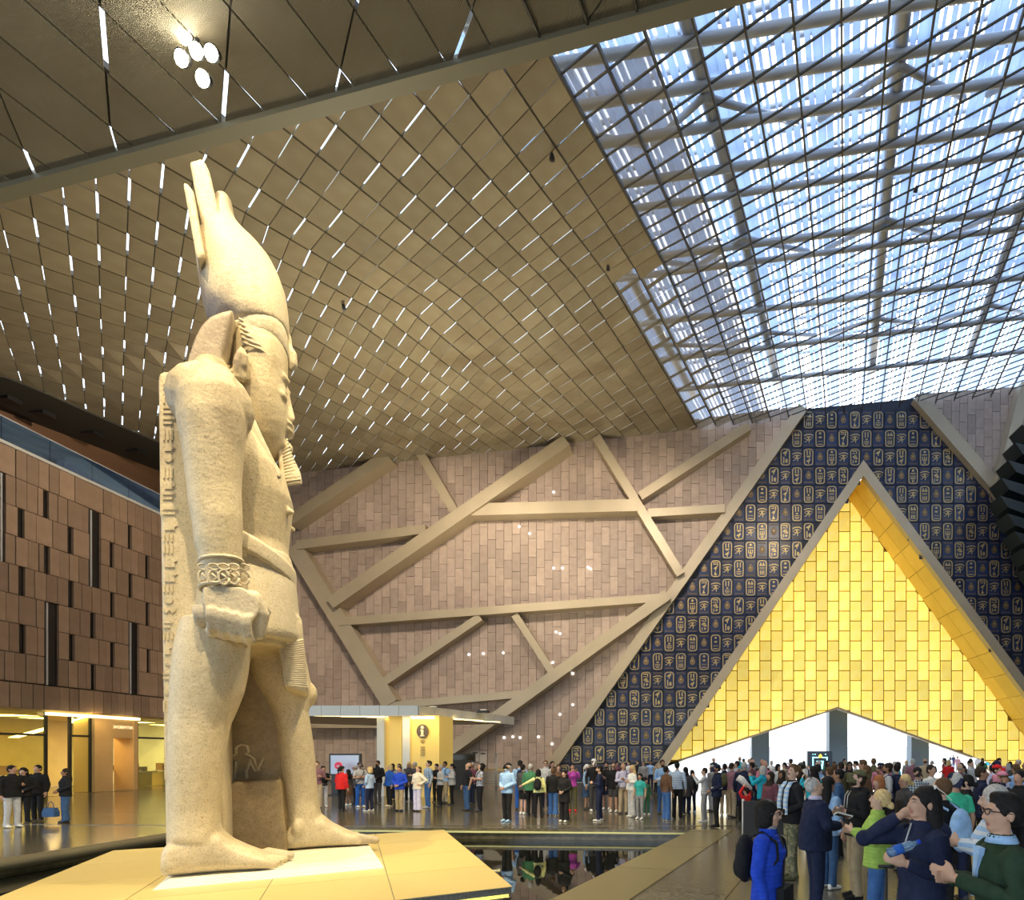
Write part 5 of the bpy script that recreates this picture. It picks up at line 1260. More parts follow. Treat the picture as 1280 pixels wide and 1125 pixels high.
def cloth(cn, pattern=None):
    nm = 'cloth_%s_%s' % (cn, pattern or 'plain')
    if nm in MATS: return MATS[nm]
    c = PAL[cn]; c2 = tuple(min(1, x*1.25+.004) for x in c)
    m = mat(nm, c, rough=.85, c2=c2, scale=14, bump=.25, bscale=9, spec=.25)
    if pattern:
        t = m.node_tree; N = t.nodes; L = t.links; b = N['Principled BSDF']; tc = N.new('ShaderNodeTexCoord')
        if pattern == 'quilt':
            wv = N.new('ShaderNodeTexWave'); wv.bands_direction = 'Z'; wv.inputs['Scale'].default_value = 8; wv.inputs['Distortion'].default_value = .8; L.new(tc.outputs['Object'], wv.inputs[0])
            bp_ = N.new('ShaderNodeBump'); bp_.inputs['Strength'].default_value = .35; bp_.inputs['Distance'].default_value = .02; L.new(wv.outputs['Fac'], bp_.inputs['Height']); L.new(bp_.outputs[0], b.inputs['Normal'])
        else:
            other = {'stripes': (.65, .72, .8), 'plaid': (.5, .58, .65), 'camo': (.30, .27, .16), 'print': (.55, .6, .75)}[pattern]
            base = b.inputs['Base Color'].links[0].from_socket
            if pattern in ('stripes', 'plaid'):
                fac = None
                for dr in (('Z',) if pattern == 'stripes' else ('Z', 'Y')):
                    wv = N.new('ShaderNodeTexWave'); wv.bands_direction = dr; wv.inputs['Scale'].default_value = 4.5 if pattern == 'stripes' else 6; L.new(tc.outputs['Object'], wv.inputs[0])
                    r = N.new('ShaderNodeMath'); r.operation = 'GREATER_THAN'; r.inputs[1].default_value = .55 if pattern == 'stripes' else .7; L.new(wv.outputs['Fac'], r.inputs[0])
                    if fac is None: fac = r.outputs[0]
                    else:
                        a = N.new('ShaderNodeMath'); a.operation = 'MAXIMUM'; L.new(fac, a.inputs[0]); L.new(r.outputs[0], a.inputs[1]); fac = a.outputs[0]
            else:
                n = N.new('ShaderNodeTexNoise'); n.inputs['Scale'].default_value = 16; L.new(tc.outputs['Object'], n.inputs['Vector'])
                r = N.new('ShaderNodeMath'); r.operation = 'GREATER_THAN'; r.inputs[1].default_value = .52; L.new(n.outputs[0], r.inputs[0]); fac = r.outputs[0]
            mx = N.new('ShaderNodeMixRGB'); mx.inputs[2].default_value = (*other, 1); L.new(fac, mx.inputs[0]); L.new(base, mx.inputs[1]); L.new(mx.outputs[0], b.inputs['Base Color'])
    return m
def setm(o, k, m): o.material_slots[k].link = 'OBJECT'; o.material_slots[k].material = m
PEOPLE = []; LABELS = set()
prr = random.Random(21)
def place(px, s): return ((px-CX)/s, FPX/s)
def child(p, name, me, m, loc=(0, 0, 0), rot=(0, 0, 0), scale=None):
    o = link(name, me, p); o.location = loc; o.rotation_euler = rot
    if m: setm(o, 0, m)
    if scale: o.scale = scale
    return o
def person(label, px, s, H=1.72, face=-90, pose='down', lower='trousers', sleeve='long', top='shirt', build='m', tc='black', bc='black', sc_='dgrey', skin=None, hair='short', hc='dark', hat=None, hatc='black',
           beard=None, glasses=None, pack=None, bag=None, look=(0, 0), near=False, tp=None, bp_=None, wx=None):
    assert label not in LABELS, label
    LABELS.add(label)
    x, y = wx or place(px, s)
    while any((x-a)**2+(y-b)**2 < .57**2 for a, b in PEOPLE): s *= .985; x, y = place(px, s)
    vox = .0085 if near else .014
    hy = math.radians(look[0]); hp = math.radians(look[1])
    if not near: hy = round(hy/.35)*.35; hp = round(hp/.2)*.2
    me = person_mesh(pose, lower, sleeve, top, build, hy, hp, vox)
    o = link('person', me); o.location = (x, y, 0); o.rotation_euler = (0, 0, math.radians(face)); k = H/1.75; o.scale = (k, k, k)
    tag(o, label, 'person', 'visitors in the hall')
    si = skin if skin is not None else prr.randrange(4)
    sm_ = mat('skin_%d' % si, SKIN[si], rough=.5, spec=.4)
    for q, m in enumerate((sm_, cloth(tc, tp), cloth(bc, bp_), cloth(sc_), mat('lips', (.42, .16, .13), rough=.45))): setm(o, q, m)
    hk = hc if hc in HAIRC else 'dark'
    hm = mat('hair_'+hk, HAIRC[hk], rough=.6, spec=.15, c2=tuple(c*1.6+.004 for c in HAIRC[hk]), scale=40, bump=.2, bscale=60)
    piv = (0, 0, 1.5); er_ = Euler((0, -hp, hy), 'XYZ')
    if hair: child(o, 'headscarf' if hair == 'hijab' else 'hair', hair_mesh(hair), cloth(hc[6:]) if hc.startswith('cloth_') else hm, piv, er_)
    if hat == 'cap': child(o, 'cap', cap_mesh(), cloth(hatc), piv, er_)
    elif hat == 'backcap': child(o, 'cap', cap_mesh(), cloth(hatc), piv, Euler((0, -hp, hy+math.pi), 'XYZ'))
    elif hat == 'beanie': child(o, 'beanie', beanie_mesh(), cloth(hatc), piv, er_)
    if beard: child(o, 'facial_hair', beard_mesh(), mat('hair_'+beard, HAIRC[beard], rough=.5, c2=tuple(c*1.6+.004 for c in HAIRC[beard]), scale=40), piv, er_)
    if glasses: child(o, 'glasses', glasses_mesh(glasses == 'dark'), M_black, piv, er_)
    if pack: child(o, 'backpack', pack_mesh(), cloth(pack))
    if bag: child(o, 'shoulder_bag', strap_mesh(), cloth(bag))
    if near:
        R_ = er_.to_matrix()
        for sg in (1, -1):
            child(o, 'eye', eyes_mesh('eye'), None, Vector(piv)+R_ @ Vector((.091, .030*sg, .138)), er_)
            child(o, 'eyebrow', eyes_mesh('brow'), hm if hc != 'white' else hm, Vector(piv)+R_ @ Vector((.099, .031*sg, .158)), Euler((0, -hp, hy+.25*sg), 'XYZ'))
    PEOPLE.append((x, y)); return o
def by_feet(px, feet, top): # scale from the foot line; height from head top
    s = (feet-CY)/CH; return s, min(1.95, max(1.0, (feet-top)/s))
def pf(label, px, feet, top_, **k):
    s, h = by_feet(px, feet, top_); return person(label, px, s, h, **k)
# --- group beside the shop windows
pf('man in black quilted jacket and pale grey trousers by the shop windows', 15, 1034, 957, face=-10, top='puffer', tc='black', tp='quilt', bc='lgrey', sc_='white', hc='black', look=(20, 5), pose='hold')
pf('woman with long dark hair in black coat between the two men by the shops', 29, 1030, 960, face=-60, build='f', top='jacket', tc='black', bc='black', hair='long', hc='black', pose='clasp')
pf('man dressed all in black carrying a blue handbag by the shops', 47, 1029, 957, face=-80, build='h', top='jacket', tc='black', bc='black', hc='black', pose='down')
pf('woman with long brown hair and wide blue jeans by the shops', 82, 1028, 961, face=-120, build='f', top='jacket', tc='black', bc='denim', lower='wide', hair='long', hc='dark', pose='clasp')
# --- visitors by the kiosk
pf('man in mauve shirt half hidden beside the statue foot', 396, 1011, 952, face=-60, top='shirt', tc='mauve', bc='tan', hc='brown', pose='hold')
pf('woman in black top and pale grey trousers beside the statue foot', 404, 1010, 958, face=-50, build='f', tc='black', bc='lgrey', hc='black', hair='bun', sc_='white', sleeve='short', top='tee', pose='hold')
pf('man in bright red jacket and black cap seen from behind', 427, 1014, 958, face=70, build='h', top='jacket', tc='red', bc='black', hat='backcap', hatc='black', hc='black', pose='hold')
pf('dark haired woman in black and white by the red jacket', 435, 1007, 962, face=170, build='f', top='tee', tc='dgrey', bc='brown', hair='long', hc='black', lower='skirt', sc_='white', pose='hold')
pf('person in dark jacket with grey hair behind the red jacket', 444, 1005, 957, face=-140, top='jacket', tc='dgrey', bc='black', hc='grey', glasses='dark')
pf('man in grey tee and blue jeans with dark cap near the screen', 450, 1009, 953, face=-30, top='tee', sleeve='short', tc='lgrey', bc='blue', hat='cap', hatc='dgrey', sc_='white', pose='fold', bag='dgrey')
pf('blonde woman in pale blue patterned blouse and navy trousers', 462, 1014, 959, face=170, build='f', top='shirt', tc='sky', tp='print', bc='navy', hair='bob', hc='blonde', sc_='white', pose='clasp')
pf('tall bearded man in black jacket standing before the kiosk pier', 472, 1004, 951, face=-95, top='jacket', tc='black', bc='dgrey', beard='black', hc='black', pose='clasp')
pf('woman in blue denim jacket and black trousers with blonde hair', 487, 1008, 956, face=-120, build='f', top='jacket', tc='blue', bc='black', hair='bob', hc='blonde', sc_='cream', bag='denim')
pf('person wearing a royal blue headscarf behind the denim jacket', 490.5, 1003, 955, face=-100, build='f', top='coat', tc='royal', bc='navy', hair='hijab', hc='royal', lower='dress')
pf('man in royal blue jacket and khaki trousers before the kiosk', 499.5, 1014, 958, face=-95, top='jacket', tc='royal', bc='khaki', hc='dark', pose='clasp', sc_='navy')
pf('dark haired man in grey behind the royal blue jacket', 499, 1004, 955, face=-80, tc='grey', bc='dgrey', hc='dark')
pf('woman with long blonde hair in dark coat before the kiosk sign', 511, 1004, 953, face=-80, build='f', top='coat', tc='dgrey', bc='black', hair='long', hc='blonde')
pf('grey haired man in dark shirt before the kiosk sign', 518, 1005, 953, face=-120, tc='dgrey', bc='navy', hc='grey', pose='hold')
pf('woman in white cardigan and pale lavender trousers with hand on hip', 522, 1014, 958, face=-110, build='f', top='jacket', tc='cream', bc='lavender', hc='brown', hair='bun', pose='hip', look=(0, 20), lower='wide', sc_='black')
pf('young man in blue plaid shirt and blue jeans', 535, 1010, 951, face=-130, top='shirt', tc='plaid', tp='plaid', bc='jeans', hc='dark', hair='quiff', look=(0, 15), sc_='white')
pf('slim woman all in black behind the plaid shirt', 545.5, 1003, 955, face=-100, build='f', tc='black', bc='black', hair='long', hc='black')
pf('older man in pale grey sweater and black trousers', 550.5, 1010, 957, face=-140, tc='lgrey', bc='black', hc='grey', hair='crop', pose='hold')
pf('tall man in light blue shirt behind the pale grey sweater', 556, 1004, 952, face=-110, tc='sky', bc='tan', hc='black', pack='navy')
pf('woman in pale denim jacket with black bag and black trousers', 565, 1006, 955, face=-150, build='f', top='jacket', tc='lgrey', bc='black', hc='black', hair='bun', bag='black', pose='hold')
pf('bald man in black polo shirt and dark blue jeans', 584, 1013, 953, face=-130, build='h', top='tee', sleeve='short', tc='black', bc='denim', hair='bald', hc='dark', look=(0, 18))
pf('older man in dark red shirt behind the bald man', 590, 1005, 953, face=-120, tc='burgundy', bc='navy', hc='grey', hair='crop')
pf('woman in grey and teal print top with folded arms', 600, 1014, 954, face=-140, build='f', top='tee', sleeve='short', tc='grey', tp='print', bc='black', hc='black', hair='bob', pose='fold', look=(0, 22), bag='black')
pf('white bearded man in grey blue jacket and cap at the pool edge', 634, 1027, 954, face=-115, top='jacket', tc='sky', bc='black', hat='cap', hatc='black', beard='white', hc='white', pose='clasp', look=(0, 15), sc_='sky')
# --- visitors in front of the slanted portal frame
pf('man in light blue tee and cap beyond the dark jacket', 650, 1012, 951, face=110, top='tee', sleeve='short', tc='sky', bc='blue', hat='cap', hatc='black', pack='navy')
pf('person in dark jacket and black shorts beside the green puffer', 654, 1018, 956, face=60, top='jacket', tc='dgrey', bc='black', lower='shorts', hc='black', sc_='white', skin=3)
pf('man in dark green puffer jacket seen from behind', 663.5, 1020, 955, face=80, top='puffer', tc='green', tp='quilt', bc='black', hc='grey', hair='crop')
pf('woman in pale yellow sweater with small black backpack', 673, 1022, 962, face=95, build='f', top='shirt', tc='yellow', bc='black', hair='bob', hc='black', pack='black', pose='out', lower='slim', sc_='black')
pf('man in sunglasses and pale jacket behind the yellow sweater', 682, 1011, 951, face=-80, top='jacket', tc='lgrey', bc='navy', hc='brown', glasses='dark')
pf('dark haired man in black tee behind the leather jacket', 690.5, 1010, 952, face=-60, top='tee', sleeve='short', tc='black', bc='grey', hc='black')
pf('person in black leather jacket and blue jeans seen from behind', 691.5, 1022, 961, face=85, top='jacket', tc='black', bc='jeans', hc='brown', lower='wide', sc_='white')
pf('woman in brown scarf behind the leather jacket', 698, 1012, 956, face=-70, build='f', tc='brown', bc='black', hair='long', hc='brown')
pf('woman in long loose black clothes with clasped hands', 705.5, 1027, 963, face=-110, build='f', top='coat', tc='black', bc='black', lower='wide', hc='black', hair='long', pose='clasp', sc_='white')
pf('person in magenta sweater, khaki trousers and red shoes', 715.5, 1014, 955, face=-75, tc='magenta', bc='olive', hc='black', sc_='red', pose='photo')
pf('woman in pale shirt and denim skirt', 734, 1014, 956, face=-20, build='f', tc='sky', bc='denim', lower='skirt', hc='white', hair='bun', sc_='dgrey')
pf('tall man in black with a white cap', 742.5, 1014, 949, face=-70, tc='black', bc='dgrey', hat='cap', hatc='white', sc_='white')
pf('bearded man in navy sweater and jeans with white shoes', 749.5, 1026, 957, face=180, tc='navy', bc='navy', sc_='white', hc='black', beard='black', pose='hold')
pf('man in black tee and navy shorts', 758, 1012, 953, face=-90, top='tee', sleeve='short', tc='black', bc='navy', lower='shorts', sc_='white', hc='black', pose='fold', beard='dark')
pf('man in black hooded top and black shorts with sunglasses', 767, 1015, 954, face=-95, top='jacket', tc='black', bc='dgrey', lower='shorts', sc_='white', glasses='dark', hair='crop', hc='brown')
pf('heavy man in lavender shirt and beige trousers', 779, 1017, 954, face=-60, build='h', tc='lavender', bc='tan', hc='brown', hair='bald', pose='fold', bag='dgrey')
pf('woman with long blonde hair in a white outfit', 790, 1021, 957, face=-140, build='f', top='shirt', tc='white', bc='lgrey', lower='wide', hair='long', hc='blonde', sc_='white', pose='hold')
pf('girl in turquoise tee and grey leggings', 800, 1024, 967, face=-110, build='f', top='tee', sleeve='short', tc='teal', bc='grey', lower='slim', hair='long', hc='black', sc_='white')
pf('child in dark green top beside the turquoise tee', 807.5, 1023, 975, face=-60, build='f', tc='green', bc='green', hair='long', hc='black', sc_='white')
for k, (px, ft, tp_, lab, kw) in enumerate((
    (786, 992, 951, 'man in white shirt far back by the cartouche wall', dict(tc='white', bc='navy')), (797, 988, 951, 'person in dark coat far back by the cartouche wall', dict(tc='black', bc='black', top='coat')),
    (804, 990, 952, 'person in grey hoodie far back by the cartouche wall', dict(tc='grey', bc='dgrey', top='jacket')), (813, 987, 951, 'man in light blue shirt far back by the portal frame', dict(tc='sky', bc='navy', sleeve='short', top='tee')),
    (771, 988, 952, 'woman in red scarf and black coat far back by the wall', dict(tc='burgundy', bc='black', build='f', hair='long')), (820, 991, 953, 'person in khaki jacket far back by the portal frame', dict(tc='khaki', bc='black', top='jacket')))):
    pf(lab, px, ft, tp_, face=-90+k*23-50, hc='black', **kw)
pf('man in black waistcoat over light blue shirt and blue jeans', 828, 1017, 950, face=-70, tc='sky', bc='jeans', hc='dark', beard='dark', pose='hip')
pf('person in brown tee and flared blue jeans beside the striped sweater', 833, 1026, 958, face=40, top='tee', tc='brown', bc='jeans', lower='wide', hc='black', sc_='white')
pf('man in blue and white striped sweater seen from behind', 846.5, 1027, 953, face=80, tc='stripe', tp='stripes', bc='black', hc='black', pose='out', sc_='black')
pf('person in dark hooded coat next to the striped sweater', 857.5, 1018, 959, face=60, top='coat', tc='dgrey', bc='navy', hc='black', hair='hijab')
pf('woman in dark leather jacket and navy trousers', 865, 1020, 964, face=110, build='f', top='jacket', tc='dgrey', bc='navy', hair='long', hc='dark', sc_='sky', pack='black')
pf('young man in grey tee and trousers lifting a camera', 880.5, 1027, 960, face=170, top='tee', tc='lgrey', bc='grey', hc='dark', pose='photo', sc_='white')
pf('man in pale grey shirt behind the camera user', 889.5, 1014, 956, face=-150, tc='grey', bc='lgrey', hc='grey', hair='crop')
g_ = pf('guard in navy jacket with white reflective bands and cap', 896, 1034, 956, face=-170, top='jacket', tc='navy', bc='black', hat='cap', hatc='navy', hc='black', sc_='black', pose='clasp')
bd_ = MB(); bd_.loft([[Vector(((.158)*math.cos(2*math.pi*i/20), .212*math.sin(2*math.pi*i/20), z)) for i in range(20)] for z in (1.08, 1.13)]); o = bd_.build('reflective_band', [M_white], g_)
pf('man in navy jacket and beige trousers behind the guard', 906, 1019, 955, face=80, top='jacket', tc='navy', bc='tan', hc='black', sc_='white', pack='olive')
b_ = pf('boy in red sweater and grey trousers with raised arms', 933, 1050, 985, face=140, tc='red', bc='grey', lower='slim', hc='black', pose='up', sc_='white')
# --- dense crowd on the right, further back
rows = [
 ('woman in turquoise jacket lifting a phone', 953, 47, 1.66, dict(build='f', top='jacket', tc='turq', bc='black', hc='grey', hair='bob', pose='photo', face=150)),
 ('large man in navy coat with shoulder strap seen from behind', 930, 44, 1.75, dict(build='h', top='coat', tc='navy', bc='black', hc='grey', hair='crop', face=70, bag='brown')),
 ('man in purple checked shirt beside the navy coat', 915, 40, 1.70, dict(tc='mauve', bc='tan', hc='dark', face=40, pose='photo')),
 ('man in pale shirt lifting his phone near the doorway', 921, 34, 1.72, dict(tc='lgrey', bc='navy', hc='dark', face=160, pose='photo')),
 ('bald man in grey tee near the doorway', 941, 33, 1.78, dict(tc='grey', top='tee', bc='black', hair='bald', face=-100)),
 ('woman in pink headscarf in the crowd behind the boy', 963, 55, 1.58, dict(build='f', top='coat', tc='burgundy', bc='black', hair='hijab', hc='pink', lower='dress', face=-140)),
 ('woman in white scarf in the crowd behind the boy', 977, 57, 1.60, dict(build='f', top='shirt', tc='plaid', tp='plaid', bc='black', hair='hijab', hc='lgrey', face=-120)),
 ('man in black tee with cap near the digital poster', 1001, 42, 1.72, dict(top='tee', tc='black', bc='khaki', hat='cap', hatc='dgrey', face=150)),
 ('man in light blue hoodie near the digital poster', 1022, 46, 1.70, dict(top='jacket', tc='sky', bc='navy', hc='black', face=130)),
 ('woman in denim jacket with black knitted hat behind the grey haired man', 1036, 84, 1.64, dict(build='f', top='jacket', tc='sky', bc='denim', hair='long', hc='black', hat='beanie', hatc='black', face=30, sc_='white')),
 ('young man in dark tee with short black hair behind the knitted hat', 1048, 66, 1.70, dict(top='tee', tc='denim', bc='black', hc='black', face=160)),
 ('woman with dark glasses in black scarf under the poster', 1062, 40, 1.74, dict(build='f', tc='black', bc='black', hair='long', hc='dark', glasses='dark', face=-100)),
 ('man with curly dark hair in olive jacket', 1051, 45, 1.76, dict(top='jacket', tc='olive', bc='black', hc='dark', face=100)),
 ('man in grey shirt with dark strap before the doorway', 1109, 52, 1.76, dict(tc='lgrey', bc='navy', hc='dark', beard='dark', face=170, pack='navy')),
 ('man in navy tee before the doorway', 1121, 48, 1.72, dict(top='tee', tc='navy', bc='navy', hc='black', face=80)),
 ('red haired woman in black top', 1098, 76, 1.63, dict(build='f', tc='black', bc='black', hair='bob', hc='red', face=-150)),
 ('blonde woman in dark jacket wearing a headset', 1131, 80, 1.64, dict(build='f', top='jacket', tc='dgrey', bc='black', hair='bun', hc='blonde', glasses='clear', face=190)),
 ('man in black and white checked shirt and dark cap', 1147, 60, 1.70, dict(tc='dgrey', tp='plaid', bc='black', hat='cap', hatc='black', face=-90, skin=3)),
 ('tall man with short dark hair behind the checked shirt', 1164, 56, 1.74, dict(tc='white', bc='navy', hc='dark', face=-60)),
 ('man in jade green tee and navy cap', 1194, 92, 1.73, dict(top='tee', sleeve='short', tc='jadegreen', bc='navy', hat='backcap', hatc='navy', face=100, hc='grey')),
 ('woman in black with tied black hair beside the green tee', 1208, 80, 1.66, dict(build='f', top='jacket', tc='black', bc='black', hair='bun', hc='black', face=150)),
 ('photographer in navy jacket raising a camera', 1227, 70, 1.76, dict(top='jacket', tc='navy', bc='black', hc='dark', pose='photo', face=-20)),
 ('woman in white top and pink sun visor', 1252, 74, 1.66, dict(build='f', tc='white', bc='grey', hair='bun', hc='brown', hat='cap', hatc='pink', face=170)),
 ('man in red cap behind the sun visor', 1247, 56, 1.74, dict(tc='dgrey', bc='black', hat='cap', hatc='red', face=-60)),
 ('man in black jacket at the edge of the crowd', 1274, 78, 1.72, dict(top='jacket', tc='black', bc='black', hc='black', face=-150)),
]
for lab, px, s, h, kw in rows: person(lab, px, s, h, **kw)
# filler: unique clothing combinations for the packed crowd towards the doorway
tops = [('tee', 'short'), ('shirt', 'long'), ('jacket', 'long'), ('puffer', 'long'), ('coat', 'long')]
tn = {'tee': 'tee', 'shirt': 'shirt', 'jacket': 'jacket', 'puffer': 'padded jacket', 'coat': 'long coat'}
cn_ = dict(black='black', navy='navy', grey='grey', dgrey='charcoal', white='white', sky='light blue', burgundy='burgundy', olive='olive', lavender='lavender', brown='brown', green='green', denim='denim blue', tan='tan', pink='pink', red='red', turq='turquoise', lgrey='pale grey', mauve='mauve')
hn = dict(black='black', dark='dark', brown='brown', blonde='blonde', grey='grey', white='white', red='red')
fr_ = random.Random(33); made = 0; tries = 0
while made < 62 and tries < 6000:
    tries += 1
    far = made >= 44
    px = fr_.uniform(893, 1285) if not far else fr_.uniform(850, 1265); s = fr_.uniform(26, 60) if not far else fr_.uniform(17.5, 26)
    if far and made >= 56: s = fr_.uniform(9.5, 13); px = fr_.uniform(1180, 1245)
    if px < 940 and s > 38: continue
    x, y = place(px, s)
    if 43.0 < y < 47.5 or 38.5 < y <= 43: 
        if y > 39: continue
    if any((x-a)**2+(y-b)**2 < .66**2 for a, b in PEOPLE) or math.hypot(x-1.81, y-12.4) < .9: continue
    t_, sl_ = fr_.choice(tops); tc_ = fr_.choice(list(cn_)); bc_ = fr_.choice(['black', 'navy', 'denim', 'grey', 'tan', 'dgrey', 'olive', 'brown']); f_ = fr_.random() < .45
    hs = fr_.choice(['long', 'bob', 'bun', 'hijab']) if f_ else fr_.choice(['short', 'crop', 'quiff', 'bald']); hc_ = fr_.choice(['black', 'dark', 'brown', 'grey', 'black', 'dark', 'blonde' if f_ else 'brown'])
    where = 'outside beyond the doorway' if s < 14 else ('near the doorway' if s < 26 else ('in the packed crowd' if s < 42 else 'in the crowd behind the nearest visitors'))
    lab = '%s in %s %s with %s %s' % ('woman' if f_ else 'man', cn_[tc_], tn[t_], 'a headscarf' if hs == 'hijab' else {'bald': 'bald head', 'long': 'long %s hair' % hn[hc_], 'bob': 'bobbed %s hair' % hn[hc_], 'bun': 'tied %s hair' % hn[hc_], 'short': '%s hair' % hn[hc_], 'crop': 'cropped %s hair' % hn[hc_], 'quiff': 'swept %s hair' % hn[hc_]}[hs], where)
    if lab in LABELS: continue
    person(lab, px, s, fr_.uniform(1.58, 1.72) if f_ else fr_.uniform(1.68, 1.83), face=fr_.choice([-100, -140, 180, 150, 110, 90, 60, -60])+fr_.uniform(-12, 12), pose=fr_.choice(['down', 'down', 'clasp', 'photo', 'hold']), build='f' if f_ else 'm',
           top=t_, sleeve=sl_, tc=tc_, bc=bc_, hair=hs, hc=(fr_.choice(['black', 'lgrey', 'pink', 'sky']) if hs == 'hijab' else hc_), sc_=fr_.choice(['white', 'black', 'dgrey']), pack=('dgrey' if fr_.random() < .12 else None), hat=('cap' if (not f_ and hs != 'bald' and fr_.random() < .18) else None), hatc='navy')
    made += 1
# --- nearest visitors
def near(label, px, s, H, **k): return person(label, px, s, H, near=True, **k)
w1 = near('woman in bright blue zipped jacket with bobbed black hair and glasses', 960, 150, 1.60, face=-28, build='f', top='jacket', tc='royal', tp='quilt', bc='black', hair='bob', hc='black', glasses='clear', skin=0, pack='black', pose='down', look=(12, 0))
m2 = near('man with moustache, striped scarf and camouflage trousers looking up', 990, 78, 1.82, face=-165, top='jacket', tc='black', bc='camo', bp_='camo', hc='brown', hair='quiff', skin=3, look=(15, 18), pose='clasp', sc_='olive')
m3 = near('grey haired man in dark navy jacket and trousers with glasses pushed up', 1019, 103, 1.71, face=8, build='h', top='jacket', tc='navy', bc='navy', hair='crop', hc='grey', skin=3, pose='point', look=(0, 8), sc_='black')
m4 = near('man in black hoodie, brown trousers and green cap', 1070, 90, 1.77, face=185, top='jacket', tc='black', bc='khaki', hat='cap', hatc='olive', hair='short', hc='dark', beard='dark', skin=3, pose='hold', look=(0, 14), sc_='black')
w5 = near('blonde woman in lime green padded jacket and blue jeans lifting her phone', 1097, 116, 1.61, face=155, build='f', top='puffer', tc='lime', tp='quilt', bc='jeans', hair='bun', hc='blonde', skin=3, pose='clap', look=(0, 12))
w6 = near('woman in navy hoodie with long black hair and sunglasses on her head', 1152, 176, 1.76, face=196, build='f', top='jacket', tc='navy', bc='black', hair='long', hc='black', skin=0, pose='neck', look=(-8, 8))
m7 = near('man in dark green jacket and glasses with hands pressed together', 1252, 212, 1.76, face=172, top='jacket', tc='dkgreen', bc='black', hair='quiff', hc='black', glasses='clear', skin=0, pose='clap', look=(8, 4))
near('brown haired man in black and light blue jacket seen from behind', 1177, 118, 1.74, face=120, top='jacket', tc='black', bc='black', hair='crop', hc='brown', skin=3, pack='sky', pose='hold')
near('grey haired woman in white and blue striped jacket', 1242, 148, 1.72, face=160, build='f', top='puffer', tc='sky', tp='stripes', bc='navy', hair='bob', hc='grey', skin=3, pose='clap')
# clothing details of the nearest visitors
def kid(p, name, mb, m, smooth=True, loc=(0, 0, 0), rot=(0, 0, 0)):
    o = mb.build(name, [m], p, smooth); o.location = loc; o.rotation_euler = rot; return o
kid(w1, 'zip', MB().tube([(.152, 0, .90), (.148, 0, 1.1), (.158, 0, 1.24), (.150, 0, 1.34), (.115, 0, 1.43), (.088, 0, 1.5)], .007, 6), M_black)
kid(w1, 'neck_scarf', MB().tube([(.06*math.cos(t*.524), .058*math.sin(t*.524), 1.515) for t in range(13)], .022, 8), cloth('grey'))
sc2 = MB()
for sg in (1, -1): sc2.loft([[Vector((x+a, y+b, z)) for a, b in ((-.012, -.055), (.012, -.055), (.012, .055), (-.012, .055))] for x, y, z in ((-.02, .07*sg, 1.50), (.06, .085*sg, 1.49), (.135, .10*sg, 1.38), (.165, .11*sg, 1.2), (.165, .115*sg, 1.0))])
kid(m2, 'striped_scarf', sc2, cloth('sky', 'stripes'), False)
kid(m2, 'moustache', MB().tube([(.0, -.03, 0), (.012, 0, .004), (.0, .03, 0)], [.005, .009, .005], 6), MATS['hair_brown'], True, (0, 0, 1.5)).matrix_basis = Matrix.Translation((0, 0, 1.5)) @ Euler((0, -math.radians(18), math.radians(15)), 'XYZ').to_matrix().to_4x4() @ Matrix.Translation((.094, 0, .086))
for sg in (1, -1): kid(m4, 'hood_string', MB().tube([(.09, .045*sg, 1.47), (.135, .05*sg, 1.40), (.152, .05*sg, 1.24)], .006, 6), M_white)
hd_ = MB(); hd_.ell((-.09, 0, 1.45), (.09, .15, .075), 14, 8); kid(m4, 'hood', hd_, cloth('black'))
hd_ = MB(); hd_.ell((-.09, 0, 1.44), (.10, .155, .085), 14, 8); kid(w6, 'hood', hd_, cloth('navy'))
kid(w6, 'zip', MB().tube([(.15, 0, 1.2), (.145, 0, 1.34), (.115, 0, 1.42), (.085, 0, 1.5)], .006, 6), MATS['grey_truss'])
for p_, hy_, hp_, m_ in ((w6, -8, 8, M_white), (m3, 0, 8, M_black)):
    g2 = child(p_, 'glasses_on_head', glasses_mesh(True), m_, (0, 0, 1.5)); g2.matrix_basis = Matrix.Translation((0, 0, 1.5)) @ Euler((0, -math.radians(hp_), math.radians(hy_)), 'XYZ').to_matrix().to_4x4() @ Matrix.Translation((-.055, 0, .06)) @ Matrix.Rotation(-.55, 4, 'Y') @ Matrix.Scale(1.08, 4)
cl_ = MB(); cl_.loft([[Vector((r_*1.05*math.cos(t*.393), r_*1.15*math.sin(t*.393), z)) for t in range(16)] for z, r_ in ((1.47, .086), (1.515, .068))]); kid(m7, 'shirt_collar', cl_, cloth('sky'))
op = MB(); op.prism([(.138, -.05, 1.44), (.138, .05, 1.44), (.168, .0, 1.15)], (-.03, 0, 0)); kid(m7, 'shirt_front', op, cloth('sky'), False)
cl_ = MB(); cl_.loft([[Vector((r_*1.05*math.cos(t*.393), r_*1.12*math.sin(t*.393), z)) for t in range(16)] for z, r_ in ((1.48, .083), (1.525, .070))]); kid(m3, 'shirt_collar', cl_, cloth('lavender'))
